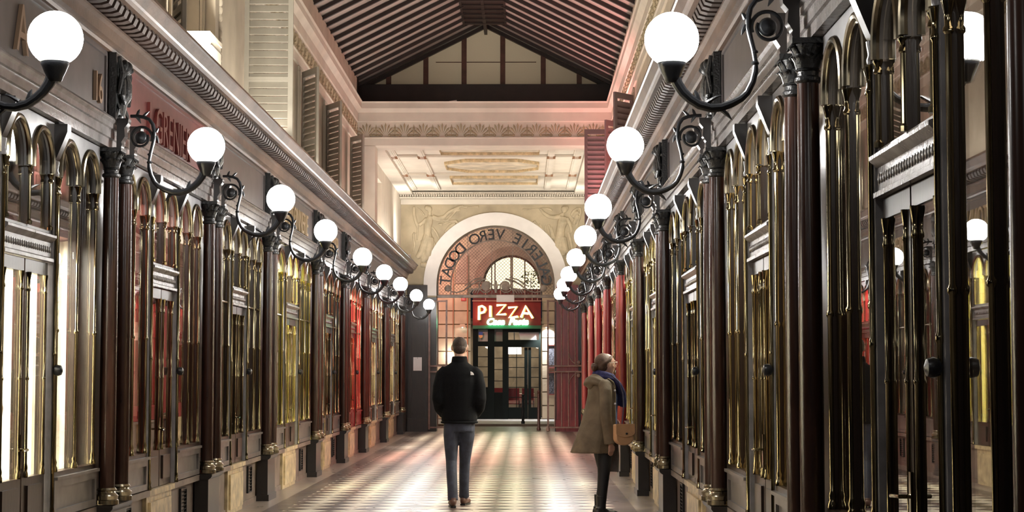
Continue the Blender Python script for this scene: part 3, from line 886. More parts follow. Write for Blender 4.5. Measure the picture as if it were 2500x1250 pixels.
# winged figures in low relief, drawn as swept strokes 2-4 cm proud of the wall
def relief(name, strokes, balls, label, dx):
    m = MB()
    for pts, rad in strokes:
        P = [Vector((x, 0, z)) for x, z in pts]
        R = [rad]*len(P) if not isinstance(rad, (list,tuple)) else rad
        m.tube(P, [(r, r) for r in R], 10)
    for x, z, rx, rz in balls: m.ball((x,0,z), rx, rx, rz, 12, 10)
    o = remesh(m, name, RELIEF, .011, None, 3)
    bm = bmesh.new(); bm.from_mesh(o.data)
    cut = bmesh.ops.bisect_plane(bm, geom=bm.verts[:]+bm.edges[:]+bm.faces[:], plane_co=(0,0,0), plane_no=(0,1,0), clear_outer=True)
    bm.to_mesh(o.data); bm.free()
    o.scale = (1, .85, 1); o.location = (dx, YEND-.003, 4.91)
    tag(o, label, 'relief', 'winged plaster figures beside the arch', 'thing')
    return o
Q = lambda *p: [((x-400)/618., (560-z)/618.) for x, z in p]
relief('relief_figure', [
    (Q((430,250),(425,300)), .045), (Q((440,310),(420,390),(400,460),(395,560),(405,640)), [.07,.10,.10,.095,.11]),
    (Q((400,620),(345,760),(285,900),(235,950)), [.12,.10,.09,.05]), (Q((430,640),(425,780),(400,900),(330,1000)), [.11,.12,.12,.05]),
    (Q((320,680),(330,820),(320,1010)), [.05,.06,.04]), (Q((450,660),(500,740),(470,880)), [.06,.04,.03]),
    (Q((470,320),(560,345),(650,320),(720,250),(800,205),(900,160),(945,155)), [.06,.05,.05,.045,.04,.035,.03]),
    (Q((480,350),(590,385),(700,370),(780,290),(830,225),(900,215)), [.035,.03,.03,.03,.03,.02]),
    (Q((940,165),(1050,168),(1180,165)), [.02,.014,.03]), (Q((950,190),(985,200),(1005,175),(985,150)), .013),
    (Q((380,350),(320,410),(265,450)), [.05,.045,.05]),
    (Q((185,165),(190,280),(210,380),(235,480)), [.03,.045,.04,.02]), (Q((215,330),(245,480),(235,680)), [.02,.03,.02]), (Q((200,560),(175,600),(200,760),(170,890)), [.03,.03,.03,.02]),
    (Q((240,180),(300,230),(345,300)), [.012,.02,.03]),
    (Q((560,440),(620,430),(600,460)), [.03,.03,.02]), (Q((640,430),(740,390),(830,385),(870,430),(790,520),(690,610)), [.02,.035,.04,.04,.035,.02]), (Q((660,560),(740,470),(820,420)), [.03,.05,.05]),
    (Q((470,480),(530,560),(575,660)), [.03,.03,.02]), (Q((290,1060),(420,1060)), .06)],
    [(Q((425,205))[0][0], Q((425,205))[0][1], .065, .085), (Q((385,185))[0][0], Q((385,185))[0][1], .06, .07), (Q((455,215))[0][0], Q((455,215))[0][1], .02, .02)],
    'plaster figure with trumpet in low relief, on the spandrel opposite the woman', -2.42)
Q = lambda *p: [((x-600)/618., (560-z)/618.) for x, z in p]
relief('relief_figure', [
    (Q((590,265),(590,310)), .05), (Q((600,320),(595,400),(570,480),(555,560),(560,640)), [.09,.13,.11,.11,.12]),
    (Q((545,640),(510,760),(560,880)), [.11,.10,.06]), (Q((590,640),(610,760),(650,880)), [.11,.11,.08]), (Q((560,650),(570,780),(600,920)), [.08,.09,.08]),
    (Q((560,320),(470,330),(390,320),(310,270),(255,200)), [.07,.055,.05,.045,.035]),
    (Q((430,230),(395,200),(300,185),(235,195)), [.03,.03,.02,.02]), (Q((240,190),(120,205),(-20,215)), [.014,.012,.03]),
    (Q((655,340),(700,420),(725,500),(730,560)), [.06,.05,.045,.03]),
    (Q((720,300),(760,230),(820,190),(865,190),(870,250),(850,350),(810,470)), [.03,.03,.03,.03,.03,.03,.02]), (Q((740,330),(800,270),(840,250)), [.05,.06,.05]), (Q((760,440),(800,370),(835,300)), [.04,.055,.05]),
    (Q((380,440),(410,540),(430,660)), [.03,.03,.02]), (Q((330,450),(340,560),(400,660)), [.02,.025,.02]), (Q((420,480),(450,600),(470,720)), [.03,.03,.02]),
    (Q((90,440),(160,400),(230,480),(280,560)), [.02,.03,.03,.02]), (Q((160,380),(200,430),(170,470)), .025), (Q((240,420),(280,500),(340,540)), .02),
    (Q((680,560),(720,700),(740,820)), [.04,.04,.03])],
    [(Q((620,205))[0][0], Q((620,205))[0][1], .085, .09), (Q((660,185))[0][0], Q((660,185))[0][1], .05, .06)],
    "winged plaster figure in low relief, on the spandrel on the woman's side", .93)

# ---- iron fanlight of the gate
fg = empty('iron_fanlight', (AX, YEND+.30, 3.62), 0, 'iron grille filling the arch, with lattice, letters and scrolls', 'iron grille')
R0 = AR-.012
fr = MB()
for r, w in ((R0, .02), (1.12, .016)):
    fr.tube([(-r*math.cos(PI*i/40), 0, r*math.sin(PI*i/40)) for i in range(41)], w, 8, side=(0,1,0))
for sx in (-1,1): fr.box(sx*R0-.02, sx*R0+.02, -.02, .02, -.24, 0); fr.box(sx*1.12-.016, sx*1.12+.016, -.016, .016, -.24, 0)
for x in (-.70, -.10, .42): fr.box(x-.008, x+.008, .01, .026, -.24, math.sqrt(R0**2-x*x)-.01)
fr.build('frame', GREYI, fg)
lt = MB(); pitch = .060
for sg in (-1,1):
    k = -60
    while k < 61:
        # line x*cos45 + sg*z*sin45 = k*pitch ; keep the part inside the arch and above the bar
        d = k*pitch; c = math.sqrt(.5)
        nrm = Vector((c,0,sg*c)); al = Vector((c,0,-sg*c))
        pts = []
        tt = -2.0
        while tt <= 2.0:
            p = nrm*d + al*tt
            if -.24 <= p.z and ((p.z >= 0 and p.length < R0) or (p.z < 0 and abs(p.x) < R0)): pts.append(p)
            tt += .01
        if len(pts) > 3: lt.tube([pts[0]+Vector((0,sg*.005,0)), pts[-1]+Vector((0,sg*.005,0))], .0042, 4)
        k += 1
lt.build('lattice', GREYI, fg, 0)
word = 'GALERIE VERO DODAT'
lb = MB()
for i, ch in enumerate(word):
    if ch == ' ':
        lb.build('lettering', IRON, fg, 0); lb = MB(); continue
    th = PI*(i+.5)/len(word)            # from the camera's right-hand springing: read from the street
    tm = text_mb(ch, .37, .010, 0, 0, 'CENTER', mirror=True, bold=.0035)
    rot = Matrix.Rotation(th - PI/2, 4, 'Y')
    rot = Matrix.Rotation(-(th - PI/2), 4, 'Y')
    tm.xform(Matrix.Translation((1.14*math.cos(th), -.02, 1.14*math.sin(th))) @ rot)
    lb.add(tm.v, tm.f)
lb.build('lettering', IRON, fg, 0)
def spiral(m, cx, cz, r0, r1, a0, turns, w0, w1, n=36):
    pts = []; rad = []
    for i in range(n+1):
        f = i/n; a = a0 + turns*2*PI*f; r = r0 + (r1-r0)*f
        pts.append((cx + r*math.cos(a), -.04, cz + r*math.sin(a))); rad.append(w0 + (w1-w0)*f)
    m.tube(pts, rad, 8, side=(0,1,0))
sc = MB()
for k in (-1, 1):
    spiral(sc, k*.245, -.035, .185, .11, PI*.5, k*-1.15, .020, .014)
    
    sc.tube([(k*.235,-.04,.15),(k*.42,-.04,.11),(k*.62,-.04,.0),(k*.80,-.04,-.14),(k*.97,-.04,-.19),(k*1.12,-.04,-.165)], [.020,.022,.020,.017,.016,.014], 8, side=(0,1,0))
    sc.tube([(k*.34,-.04,.19),(k*.55,-.04,.13),(k*.78,-.04,-.03)], [.012,.016,.010], 8, side=(0,1,0))
    for a in range(5):
        sc.tube([(k*(.36+.05*a),-.05,-.06-.01*a),(k*(.42+.06*a),-.05,-.13),(k*(.46+.065*a),-.05,-.215)], [(.012,.008),(.020,.010),(.010,.008)], 6, side=(1,0,0))
    spiral(sc, k*1.19, -.085, .085, .03, PI*1.3, k*1.2, .012, .009)
sc.tube([(-.10,-.04,.0),(.10,-.04,.0)], .016, 8); sc.tube([(0,-.05,-.02),(0,-.05,-.20)], [(.05,.02),(.03,.02)], 8, side=(1,0,0)); sc.ball((0,-.05,.06), .03, .02, .05)
sc.build('scrollwork', GREYI, fg)
for x, z, r in ((-.245,-.035,.115),(.245,-.035,.115),(-1.19,-.085,.085),(1.19,-.085,.085)):
    ds = MB().lathe([(.01,-.02),(r*.8,-.014),(r,0),(r*.8,.014),(.01,.02)], 20)
    ds.v = [(x+v[0], -.05+v[2], z+v[1]) for v in ds.v]
    ds.build('rosette', GREYI, fg)
bar = empty('lintel_bar', (AX, YEND+.25, 3.30), 0, 'grey iron bar across the arch carrying the grille', 'bar')
MB().prism_x([(-.08,0),(.10,0),(.10,.075),(-.06,.075),(-.08,.06)], -AR+.002, AR-.002).build('bar', GREYI, bar, 0)
nt = empty('white_notice', (-.50, YEND+.155, 3.29), 0, 'small blank white plate hanging from the iron bar over the pizza sign', 'plate')
MB().box(-.22, .22, -.006, .006, -.10, .075).build('plate', PAPER, nt, 0)

# ---- folded gate leaves
def make_gate(w, nb, label, hinge):
    t = empty('gate_leaf')
    tag(t, label, 'gate', None)
    H = 3.22
    for x in (0, w):
        MB().box(x-.022, x+.022, -.022, .022, .05, H).build('stile', RUST, t, 0)
    for z in (.10, 1.46, 1.60, H-.03):
        MB().box(.022, w-.022, -.018, .018, z-.018, z+.018).build('rail', RUST, t, 0)
    for i in range(nb):
        x = w*(i+1)/(nb+1)
        MB().tube([(x,0,.12),(x,0,1.44)], .014, 8).build('bar', RUST, t); MB().tube([(x,0,1.62),(x,0,H-.05)], .014, 8).build('bar', RUST, t)
    if nb > 2:
        for z0, k in ((1.60, 1), (1.46, -1)):
            b = MB().tube([(w-.022 - .30*math.cos(a*PI/2/8)*1.0 + .0, 0, z0 + k*(.30 - .30*math.sin(a*PI/2/8)) + k*.018) for a in range(9)], .012, 6)
            b.v = [(v[0], v[1], v[2]) for v in b.v]
            b.ball((w-.09, -.01, z0+k*.09), .05, .02, .05, 12, 8)
            b.build('corner_bracket', RUST, t)
    MB().lathe([(.03,0),(.05,.02),(.05,.06),(.035,.10),(.03,.14)], 12, (hinge, 0, -.0)).build('foot', RUST, t)
    return t
g1 = make_gate(.84, 4, "rust red iron gate leaf folded back on the woman's side of the arch", 0.0)
g1.location = (.55, YEND-.25, .005)
g2 = make_gate(.42, 1, 'grey red iron gate leaf folded back behind the man at the arch', .42)
g2.location = (-2.36, YEND-.25, .005)

# ---- end panels beside the arch
pm = MB().box(-2.90, -2.42, YEND-.10, YEND-.004, 0, 3.6)
for a, b, c_, d in ((-2.86,-2.46,.42,.47),(-2.86,-2.46,3.05,3.10),(-2.86,-2.81,.47,3.05),(-2.51,-2.46,.47,3.05)): pm.box(a, b, YEND-.125, YEND-.10, c_, d)
pm.box(-2.90, -2.40, YEND-.14, YEND-.10, 0, .33)
trim(pm, WOOD, 0)
pm = MB().box(.76, 1.30, YEND-.10, YEND-.004, 0, 3.6)
for x in (.78,.93,1.08,1.23): pm.box(x, x+.05, YEND-.13, YEND-.10, .30, 3.4)
pm.box(.74, 1.30, YEND-.14, YEND-.10, 0, .28)
trim(pm, REDW, 0)
for s, m_ in ((-1, WOOD), (1, REDW)):
    y0 = (YL if s < 0 else YR)[-1]+.32
    w = MB().box(-.12, -.02, y0, YEND-.15, 0, ZA)
    y = y0+.1
    while y < YEND-.4: w.box(-.02, .03, y, y+.10, .5, 2.9); y += .36
    w.box(-.02, .06, y0, YEND-.15, 0, .45)
    trim(to_side(w, s), m_, 0)
nt = empty('paper_notice', (-2.655, YEND-.13, 1.49), 0, 'white paper notice pinned to the dark panel beside the gate', 'notice')
MB().box(-.105, .105, -.003, .003, 0, .33).build('sheet', PAPER, nt, 0)
MB().lathe([(.008,0),(.008,.006),(.002,.008)], 8).xform(Matrix.Translation((0,-.003,.31)) @ Matrix.Rotation(PI/2,4,'X')).build('pin', IRON, nt)
# floodlights lying on the ends of the cornices
for s in (-1, 1):
    fl_ = empty('floodlight', (WX(s,.22), 41.3, 4.085), 0, 'small white floodlight on the far end of the cornice ' + SIDE[s], 'floodlight', 'floodlights on the cornices')
    MB().box(-.07, .07, -.10, .10, .03, .13).build('housing', PAPER, fl_, 0)
    MB().box(-.03, .03, -.03, .03, .0, .03).build('foot', IRON, fl_, 0)
# ------------------------------------------------------------------ street and pizzeria beyond the arch
FY = 53.0
struct('street_ground', MB().box(-8, 8, 47.6, 48.0, -.1, -.03).box(-8, WX(-1,-1.7), YEND+.5, 47.6, -.1, -.02).box(WX(1,-1.7), 8, YEND+.5, 47.6, -.1, -.02), mat('asphalt', (.12,.085,.07), .7, vary=.3, scale=8), 0)
struct('street_pavement', MB().box(-8, 8, 48.0, 55.5, -.1, .055), mat('pavement_stone', (.36,.34,.32), .6, vary=.25, scale=5), 0)
trim(MB().box(-8, 8, 47.9, 48.0, -.1, .05), mat('kerb', (.30,.22,.16), .7), 0)
SX0, SX1 = -1.58, .46
# facade: piers of coursed stone either side of the shop, wall with arched window above
w = MB()
for xa, xb in ((-7, -1.66), (.50, 6)):
    z = .06; k = 0
    while z < 3.95:
        h = .405
        w.box(xa, xb, FY-.10, FY+.4, z+.016, z+h-.016); w.box(xa, xb, FY-.045, FY+.4, z-.012, z+.012)
        z += h
struct('wall_street', w, STONE, 0)
ax, ar, az = -.42, .86, 4.12
u = arch_wall(-7, 6, 3.96, 8.5, ax, ar, az, FY-.05, FY+.4)
struct('wall_street_upper', u, STONE, 30)
def ring(r0, r1, y0, y1, cx, cz, n=32):
    m = MB(); vs = []
    for y in (y0, y1):
        for r in (r0, r1): vs += [(cx - r*math.cos(PI*i/n), y, cz + r*math.sin(PI*i/n)) for i in range(n+1)]
    k = n+1; fs = []
    for i in range(n): fs += [(i,i+1,k+i+1,k+i),(2*k+i,3*k+i,3*k+i+1,2*k+i+1),(i,2*k+i,2*k+i+1,i+1),(k+i,k+i+1,3*k+i+1,3*k+i)]
    fs += [(0,k,3*k,2*k),(k-1,3*k-1,4*k-1,2*k-1)]
    return m.add(vs, fs)
BROWNP = mat('brown_render', (.27,.19,.15), .8, vary=.2, scale=4)
trim(ring(ar+.0, 1.12, FY-.16, FY-.052, ax, az), BROWNP, 30)
trim(ring(1.124, 1.70, FY-.12, FY-.053, ax, az), mat('beige_render', (.36,.29,.23), .8, vary=.2, scale=4), 30)
aw = struct('window_40', ring(ar-.06, ar-.004, FY+.0, FY+.10, ax, az), TIMBR, 30)
for x in (-.60,-.50,-.02,.02,.40): MB().box(ax+x-.018, ax+x+.018, FY+.02, FY+.07, 3.97, az+math.sqrt(max(.01,(ar-.05)**2-x*x))).build('glazing_bar', TIMBR, aw, 0)
n = 28
pn = MB().add([(ax-ar*math.cos(PI*i/n), FY+.12, az+ar*math.sin(PI*i/n)) for i in range(n+1)]+[(ax+ar,FY+.12,3.97),(ax-ar,FY+.12,3.97)]+[(ax-ar*math.cos(PI*i/n), FY+.14, az+ar*math.sin(PI*i/n)) for i in range(n+1)]+[(ax+ar,FY+.14,3.97),(ax-ar,FY+.14,3.97)],
      [tuple(range(n+3)), tuple(range(2*n+5,n+2,-1))]+[(i,(i+1)%(n+3),n+3+(i+1)%(n+3),n+3+i) for i in range(n+3)])
pn.build('lit_pane', light_mat('lit_window', (1.0,.86,.55), .95), aw, 0)
pl = empty('window_plant', (.16, FY-.10, 3.985), 0, 'dark leafy plant behind the grille at the lit arched window', 'plant')
lm = MB(); rnd = random.Random(4)
for i in range(70):
    a = rnd.uniform(0, 2*PI); r = rnd.uniform(.05,.26); z = rnd.uniform(.02,.48)
    c = Vector((r*math.cos(a), .05*math.sin(a), z)); d = Vector((math.cos(a), .3*math.sin(a), rnd.uniform(-.4,.9))).normalized(); q = d.cross(Vector((0,1,0)))
    e = c + d*.09
    lm.add([c, c.lerp(e,.5)+q*.022, e, c.lerp(e,.5)-q*.022, c.lerp(e,.5)+Vector((0,-.008,0))], [(0,1,4),(1,2,4),(2,3,4),(3,0,4),(0,3,2,1)])
lm.build('foliage', mat('leaf', (.05,.075,.025), .6), pl, 0)
MB().tube([(0,0,0),(.0,0,.3)], .012, 6).build('stem', mat('stem', (.08,.05,.03), .7), pl)

# sign
sg = empty('pizza_sign', ((SX0+SX1)/2, FY-.16, 2.86), 0, 'neon pizza restaurant sign on a dark red board over the shop door', 'neon sign')
SGX = (SX0+SX1)/2
MB().box(SX0-SGX, SX1-SGX, 0, .06, 0, .72).build('board', mat('sign_red', (.22,.022,.020), .45, vary=.15, scale=3), sg, 0)
MB().box(SX0-SGX-.02, SX1-SGX+.02, -.03, .06, .722, .75).build('top_moulding', mat('pink_wood', (.50,.27,.22), .5), sg, 0)
MB().box(SX0-SGX, SX1-SGX, -.03, .06, -.10, -.002).build('foot_moulding', mat('green_glow_trim', (.05,.15,.08), .5), sg, 0)  # green neon glow put into the moulding's colour
S = lambda *p: [(x/1126.5 - 1.640 - SGX, 3.664 - z/1126.5 - 2.86) for x, z in p]
ORB = mat('orange_letter_box', (.80,.52,.24), .5)
for nm, st in (('P',[S((270,720),(270,280),(375,255),(455,300),(480,380),(435,460),(290,495))]), ('I',[S((655,240),(655,620))]), ('Z',[S((870,230),(1170,212),(880,545),(1180,530))]),
               ('Z',[S((1260,310),(1545,282),(1290,640),(1585,610))]), ('A',[S((1690,640),(1845,255),(2085,660)), S((1765,490),(1950,510))])):
    t_ = MB(); bx = MB()
    for pts in st:
        t_.tube([(x,-.075,z) for x,z in pts], .034, 8, side=(0,1,0))
        bx.tube([(x+.035,-.028,z-.004) for x,z in pts], [(.022,.032)]*len(pts), 8, side=(0,1,0))
    L_ = bx.build('neon_letter', ORB, sg); t_.build('neon_tube', NEONO, L_)
tx = text_mb('Casa', 0.265, .010, .015, .30, 'CENTER', sx=1.05); tx.xform(Matrix.Translation((820/1126.5-1.64-SGX, -.085, 3.664-880/1126.5-2.86)))
tx.build('script_lettering', NEONG, sg, 0)
tx = text_mb('Pasta', 0.265, .010, .015, .30, 'CENTER', sx=1.05); tx.xform(Matrix.Translation((1600/1126.5-1.64-SGX, -.085, 3.664-880/1126.5-2.86)))
tx.build('script_lettering', NEONG, sg, 0)
lt_ = MB().box(SX0, SX1, FY-.05, FY+.02, 3.62, 3.94)
hd = struct('trim_sign_head', lt_, mat('dark_red_wood', (.12,.02,.018), .5), 0)
for x in (-1.2,-.75,-.35,-.02,.20,.36): MB().box(x-.015, x+.015, FY-.08, FY-.052, 3.62, 3.94).build('glazing_bar', mat('pink_wood', (.5,.27,.22)), hd, 0)
pp = empty('drain_pipe', (-1.735, FY-.16, .06), 0, 'thin orange lit pipe running up the stone pier beside the pizza sign', 'pipe')
MB().tube([(0,0,0),(0,0,4.9)], .022, 8).build('pipe', mat('pipe_paint', (.45,.18,.10), .5), pp)
pq = empty('drain_pipe', (-2.17, FY-.16, .06), 0, 'thinner rust coloured pipe on the stone pier, further from the pizza sign', 'pipe')
MB().tube([(0,0,0),(0,0,5.0)], .012, 8).build('pipe', mat('pipe_paint', (.45,.18,.10), .5), pq)
hn = empty('number_sign', (-1.86, FY-.125, 3.60), 0, 'tiny red house number plate beside the pizza sign', 'plate')
MB().box(-.07,.07,0,.012,0,.11).build('plate', mat('plate_red', (.5,.05,.05), .4), hn, 0)
a = text_mb('01', .09, .003, 0, 0, 'CENTER'); a.xform(Matrix.Translation((0,-.004,.022))); a.build('digits', PAPER, hn, 0)

# door front
Xd = lambda c: c/281.6 - 2.01
Zd = lambda c: 4.034 - c/281.6
dr = struct('door_1', MB().box(SX0, Xd(165), FY-.12, FY+.0, .06, 2.80).box(Xd(247), Xd(303), FY-.12, FY, .06, 2.80).box(Xd(372), Xd(420), FY-.13, FY+.02, .06, 2.80).box(Xd(680), SX1, FY-.12, FY, .06, 2.80)
    .box(Xd(165), Xd(247), FY-.11, FY, Zd(505), Zd(465)).box(Xd(165), Xd(247), FY-.11, FY, 2.74, 2.80).box(Xd(165), Xd(247), FY-.10, FY, .06, Zd(850)).box(Xd(303), Xd(372), FY-.11, FY, Zd(510), Zd(465)).box(Xd(303), Xd(372), FY-.11, FY, 2.74, 2.80)
    .box(Xd(303), Xd(372), FY-.10, FY, .06, Zd(895)).box(Xd(420), Xd(680), FY-.12, FY, Zd(515), Zd(452)).box(Xd(420), Xd(680), FY-.12, FY, Zd(388), 2.80), SHOPGR, 0)
for (c0, c1) in ((420, 585), (587, 680)):
    lf = MB(); b0, b1 = Xd(c0)+.003, Xd(c1)-.003
    g0, g1 = (b0+.012, b1-.10) if c0 == 420 else (b0+.09, b1-.01)
    lf.box(b0, g0, FY-.10, FY-.05, .07, Zd(517)); lf.box(g1, b1, FY-.10, FY-.05, .07, Zd(517)); lf.box(g0, g1, FY-.10, FY-.05, .07, Zd(1020)); 
    nn = 6
    for i in range(1, nn): 
        z = Zd(1020)+(Zd(517)-Zd(1020))*i/nn; lf.box(g0, g1, FY-.09, FY-.06, z-.011, z+.011)
    if c0 == 420: lf.box((g0+g1)/2-.011, (g0+g1)/2+.011, FY-.089, FY-.061, Zd(1020), Zd(517))
    lo = lf.build('door_leaf', SHOPGR, dr, 0)
    MB().box(g0, g1, FY-.077, FY-.073, Zd(1020), Zd(517)).build('pane', GLASS, lo, 0)
    if c0 == 420:
        MB().tube([(b1-.02,FY-.13,Zd(830)),(b1-.02,FY-.13,Zd(690))], .012, 8).build('handle', mat('steel', (.7,.7,.7), .25, metal=1), lo)
for c0, c1, z0, z1 in ((165,247,850,510),(303,372,895,510)):
    MB().box(Xd(c0), Xd(c1), FY-.077, FY-.073, Zd(z0), Zd(z1)).build('pane', GLASS, dr, 0)
    gb = MB()
    for i in range(1,4): z = Zd(z0)+(Zd(z1)-Zd(z0))*i/4; gb.box(Xd(c0), Xd(c1), FY-.09, FY-.06, z-.01, z+.01)
    gb.build('glazing_bar', SHOPGR, dr, 0)
BLIND = mat('grey_blind', (.42,.41,.38), .7)
MB().box(Xd(165), Xd(247), FY-.07, FY-.06, Zd(465), 2.74).build('blind', BLIND, dr, 0)
MB().box(Xd(303), Xd(372), FY-.07, FY-.06, Zd(465), 2.74).build('blind', mat('dim_blind', (.22,.21,.19), .7), dr, 0)
MB().add([(Xd(510),FY-.07,Zd(388)),(Xd(680),FY-.07,Zd(388)),(Xd(680),FY-.07,Zd(452)),(Xd(522),FY-.07,Zd(452)),(Xd(510),FY-.06,Zd(388)),(Xd(680),FY-.06,Zd(388)),(Xd(680),FY-.06,Zd(452)),(Xd(522),FY-.06,Zd(452))],
         [(0,1,2,3),(7,6,5,4),(0,4,5,1),(1,5,6,2),(2,6,7,3),(3,7,4,0)]).build('blind', PAPER, dr, 0)
st = empty('window_sticker', ((Xd(165)+Xd(210))/2, FY-.122, Zd(440)), 0, 'round blue and orange sticker in the corner pane under the sign', 'sticker')
MB().box(-.06,.06,-.002,.002,.10,.20).build('blue_half', mat('sticker_blue', (.06,.09,.30), .5), st, 0)
MB().add([(-.06,-.002,.10),(.06,-.002,.10),(.055,-.002,.04),(0,-.002,0),(-.055,-.002,.04),(-.06,.002,.10),(.06,.002,.10),(.055,.002,.04),(0,.002,0),(-.055,.002,.04)], [(0,1,2,3,4),(9,8,7,6,5),(0,5,6,1),(1,6,7,2),(2,7,8,3),(3,8,9,4),(4,9,5,0)]).build('orange_half', mat('sticker_orange', (.75,.35,.15), .5), st, 0)

# inside the restaurant
struct('wall_restaurant', MB().box(-2.2, 1.2, FY+3.4, FY+3.5, .055, 3.0).box(-2.3, -2.2, FY+.4, FY+3.5, .055, 3.0).box(1.2, 1.3, FY+.4, FY+3.5, .055, 3.0).box(-2.3, 1.3, FY+.4, FY+3.5, 3.0, 3.1), mat('restaurant_wall', (.18,.14,.10), .8, vary=.3, scale=3), 0)
for i, (x, y) in enumerate(((-.15, FY+1.4), (-1.0, FY+2.3))):
    t = empty('restaurant_table', (x, y, .056), 0, ('white clothed restaurant table behind the double door' if i == 0 else 'white clothed restaurant table deep inside, by the side panes'), 'table')
    MB().box(-.42,.42,-.35,.35,.72,.75).box(-.43,.43,-.36,-.34,.45,.75).build('cloth', PAPER, t, 0)
    MB().tube([(0,0,0),(0,0,.72)], .04, 8).lathe([(.22,0),(.22,.03),(.05,.05)], 12).build('leg', IRON, t)
    for k in (-1,1):
        c = empty('restaurant_chair', (x+k*.22, y-.62, .056), 0, f"red backed restaurant chair {'one' if k<0 else 'two'} at the {'near' if i==0 else 'far'} clothed table", 'chair')
        MB().box(-.19,.19,-.19,.19,.43,.47).build('seat', mat('chair_red', (.35,.04,.05), .5), c, 0)
        MB().box(-.18,.18,-.19,-.16,.55,.92).build('backrest', mat('chair_red', (.35,.04,.05), .5), c, 0)
        for a in (-1,1):
            MB().box(a*.17-.015, a*.17+.015, -.19, -.16, 0, .55).build('leg', WOOD, c, 0); MB().box(a*.17-.015, a*.17+.015, .16, .19, 0, .43).build('leg', WOOD, c, 0)
ll = empty('ceiling_light', (-.35, FY+1.6, 2.02), 0, 'bright white light box glowing inside the restaurant above the door panes', 'light')
MB().box(-.22,.22,-.2,.2,0,.26).build('diffuser', light_mat('shop_light', (1,.97,.9), 4.0), ll, 0)
MB().tube([(0,0,.26),(0,0,.98)], .015, 6).build('hanger', IRON, ll)

# wall lamps on the piers, menu cases, bollards
for x, nm in ((-1.89, 'small shaded wall lamp on the stone pier behind the man'), (.62, 'small shaded wall lamp throwing white light down the pier by the menu cases')):
    t = empty('shaded_lamp', (x, FY-.10, 2.80), 0, nm, 'lamp', 'shaded lamps beside the pizzeria door')
    MB().add([(-.11,-.20,0),(.11,-.20,0),(.11,-.04,0),(-.11,-.04,0),(-.07,-.16,.10),(.07,-.16,.10),(.07,-.05,.10),(-.07,-.05,.10)], [(0,1,5,4),(1,2,6,5),(2,3,7,6),(3,0,4,7),(4,5,6,7)]).build('shade', mat('lamp_shade', (.55,.42,.30), .6), t, 0)
    MB().tube([(0,-.10,.05),(0,-.03,.08),(0,-.004,.08)], .012, 6).build('arm', IRON, t)
    MB().ball((0,-.11,.03), .03, .03, .04, 10, 8).build('bulb', light_mat('bulb', (1,.97,.92), 14), t)
for z0, z1, nm in ((1.58,2.29,'red framed menu case, the upper one on the pier by the gate'), (.78,1.47,'red framed menu case, the lower one on the pier by the gate')):
    t = empty('menu_case', (.86, FY-.155, z0), 0, nm, 'menu board', 'menu cases on the pier')
    h = z1-z0
    MB().box(-.21,.21,0,.05,0,.03).box(-.21,.21,0,.05,h-.03,h).box(-.21,-.18,0,.05,.03,h-.03).box(.18,.21,0,.05,.03,h-.03).build('frame', mat('case_red', (.25,.06,.05), .4), t, 0)
    MB().box(-.18,.18,.02,.04,.03,h-.03).build('menu_board', mat('menu_black', (.10,.10,.12), .5, vary=.9, scale=30), t, 0)
for x, y, h, m_, z, nm in ((-.07, 48.25, .80, IRON, .056, 'slim black bollard on the pavement before the pizzeria door'), (.33, 44.3, 1.0, mat('bollard_brown', (.09,.03,.025), .4), .001, 'dark red brown bollard at the mouth of the passage')):
    t = empty('bollard', (x, y, z), 0, nm, 'bollard')
    MB().lathe([(.05,0),(.05,.06),(.036,.08),(.034,h-.12),(.045,h-.11),(.045,h-.08),(.034,h-.07)], 14).build('post', m_, t)
    MB().ball((0,0,h-.04), .042, .042, .045, 12, 8).build('cap', m_, t)
rc = empty('red_reflector', (-1.50, FY-.14, .17), 0, 'small round red object low on the shop front behind the man', 'reflector')
MB().ball((0,0,0), .07, .015, .085, 12, 8).build('disc', mat('reflector', (.8,.12,.12), .3), rc)
# ------------------------------------------------------------------ people
SKIN = mat('skin', (.52,.30,.22), .55, vary=.08, scale=20)
def loft(m, secs, n=20):
    """stack of horizontal ellipses (x, y, z, rx, ry)"""
    vs, fs = [], []
    for x, y, z, a, b in secs:
        vs += [(x+a*math.cos(2*PI*j/n), y+b*math.sin(2*PI*j/n), z) for j in range(n)]
    for i in range(len(secs)-1):
        for j in range(n): fs.append((i*n+j, i*n+(j+1)%n, (i+1)*n+(j+1)%n, (i+1)*n+j))
    fs += [tuple(range(n-1,-1,-1)), tuple((len(secs)-1)*n+j for j in range(n))]
    return m.add(vs, fs)

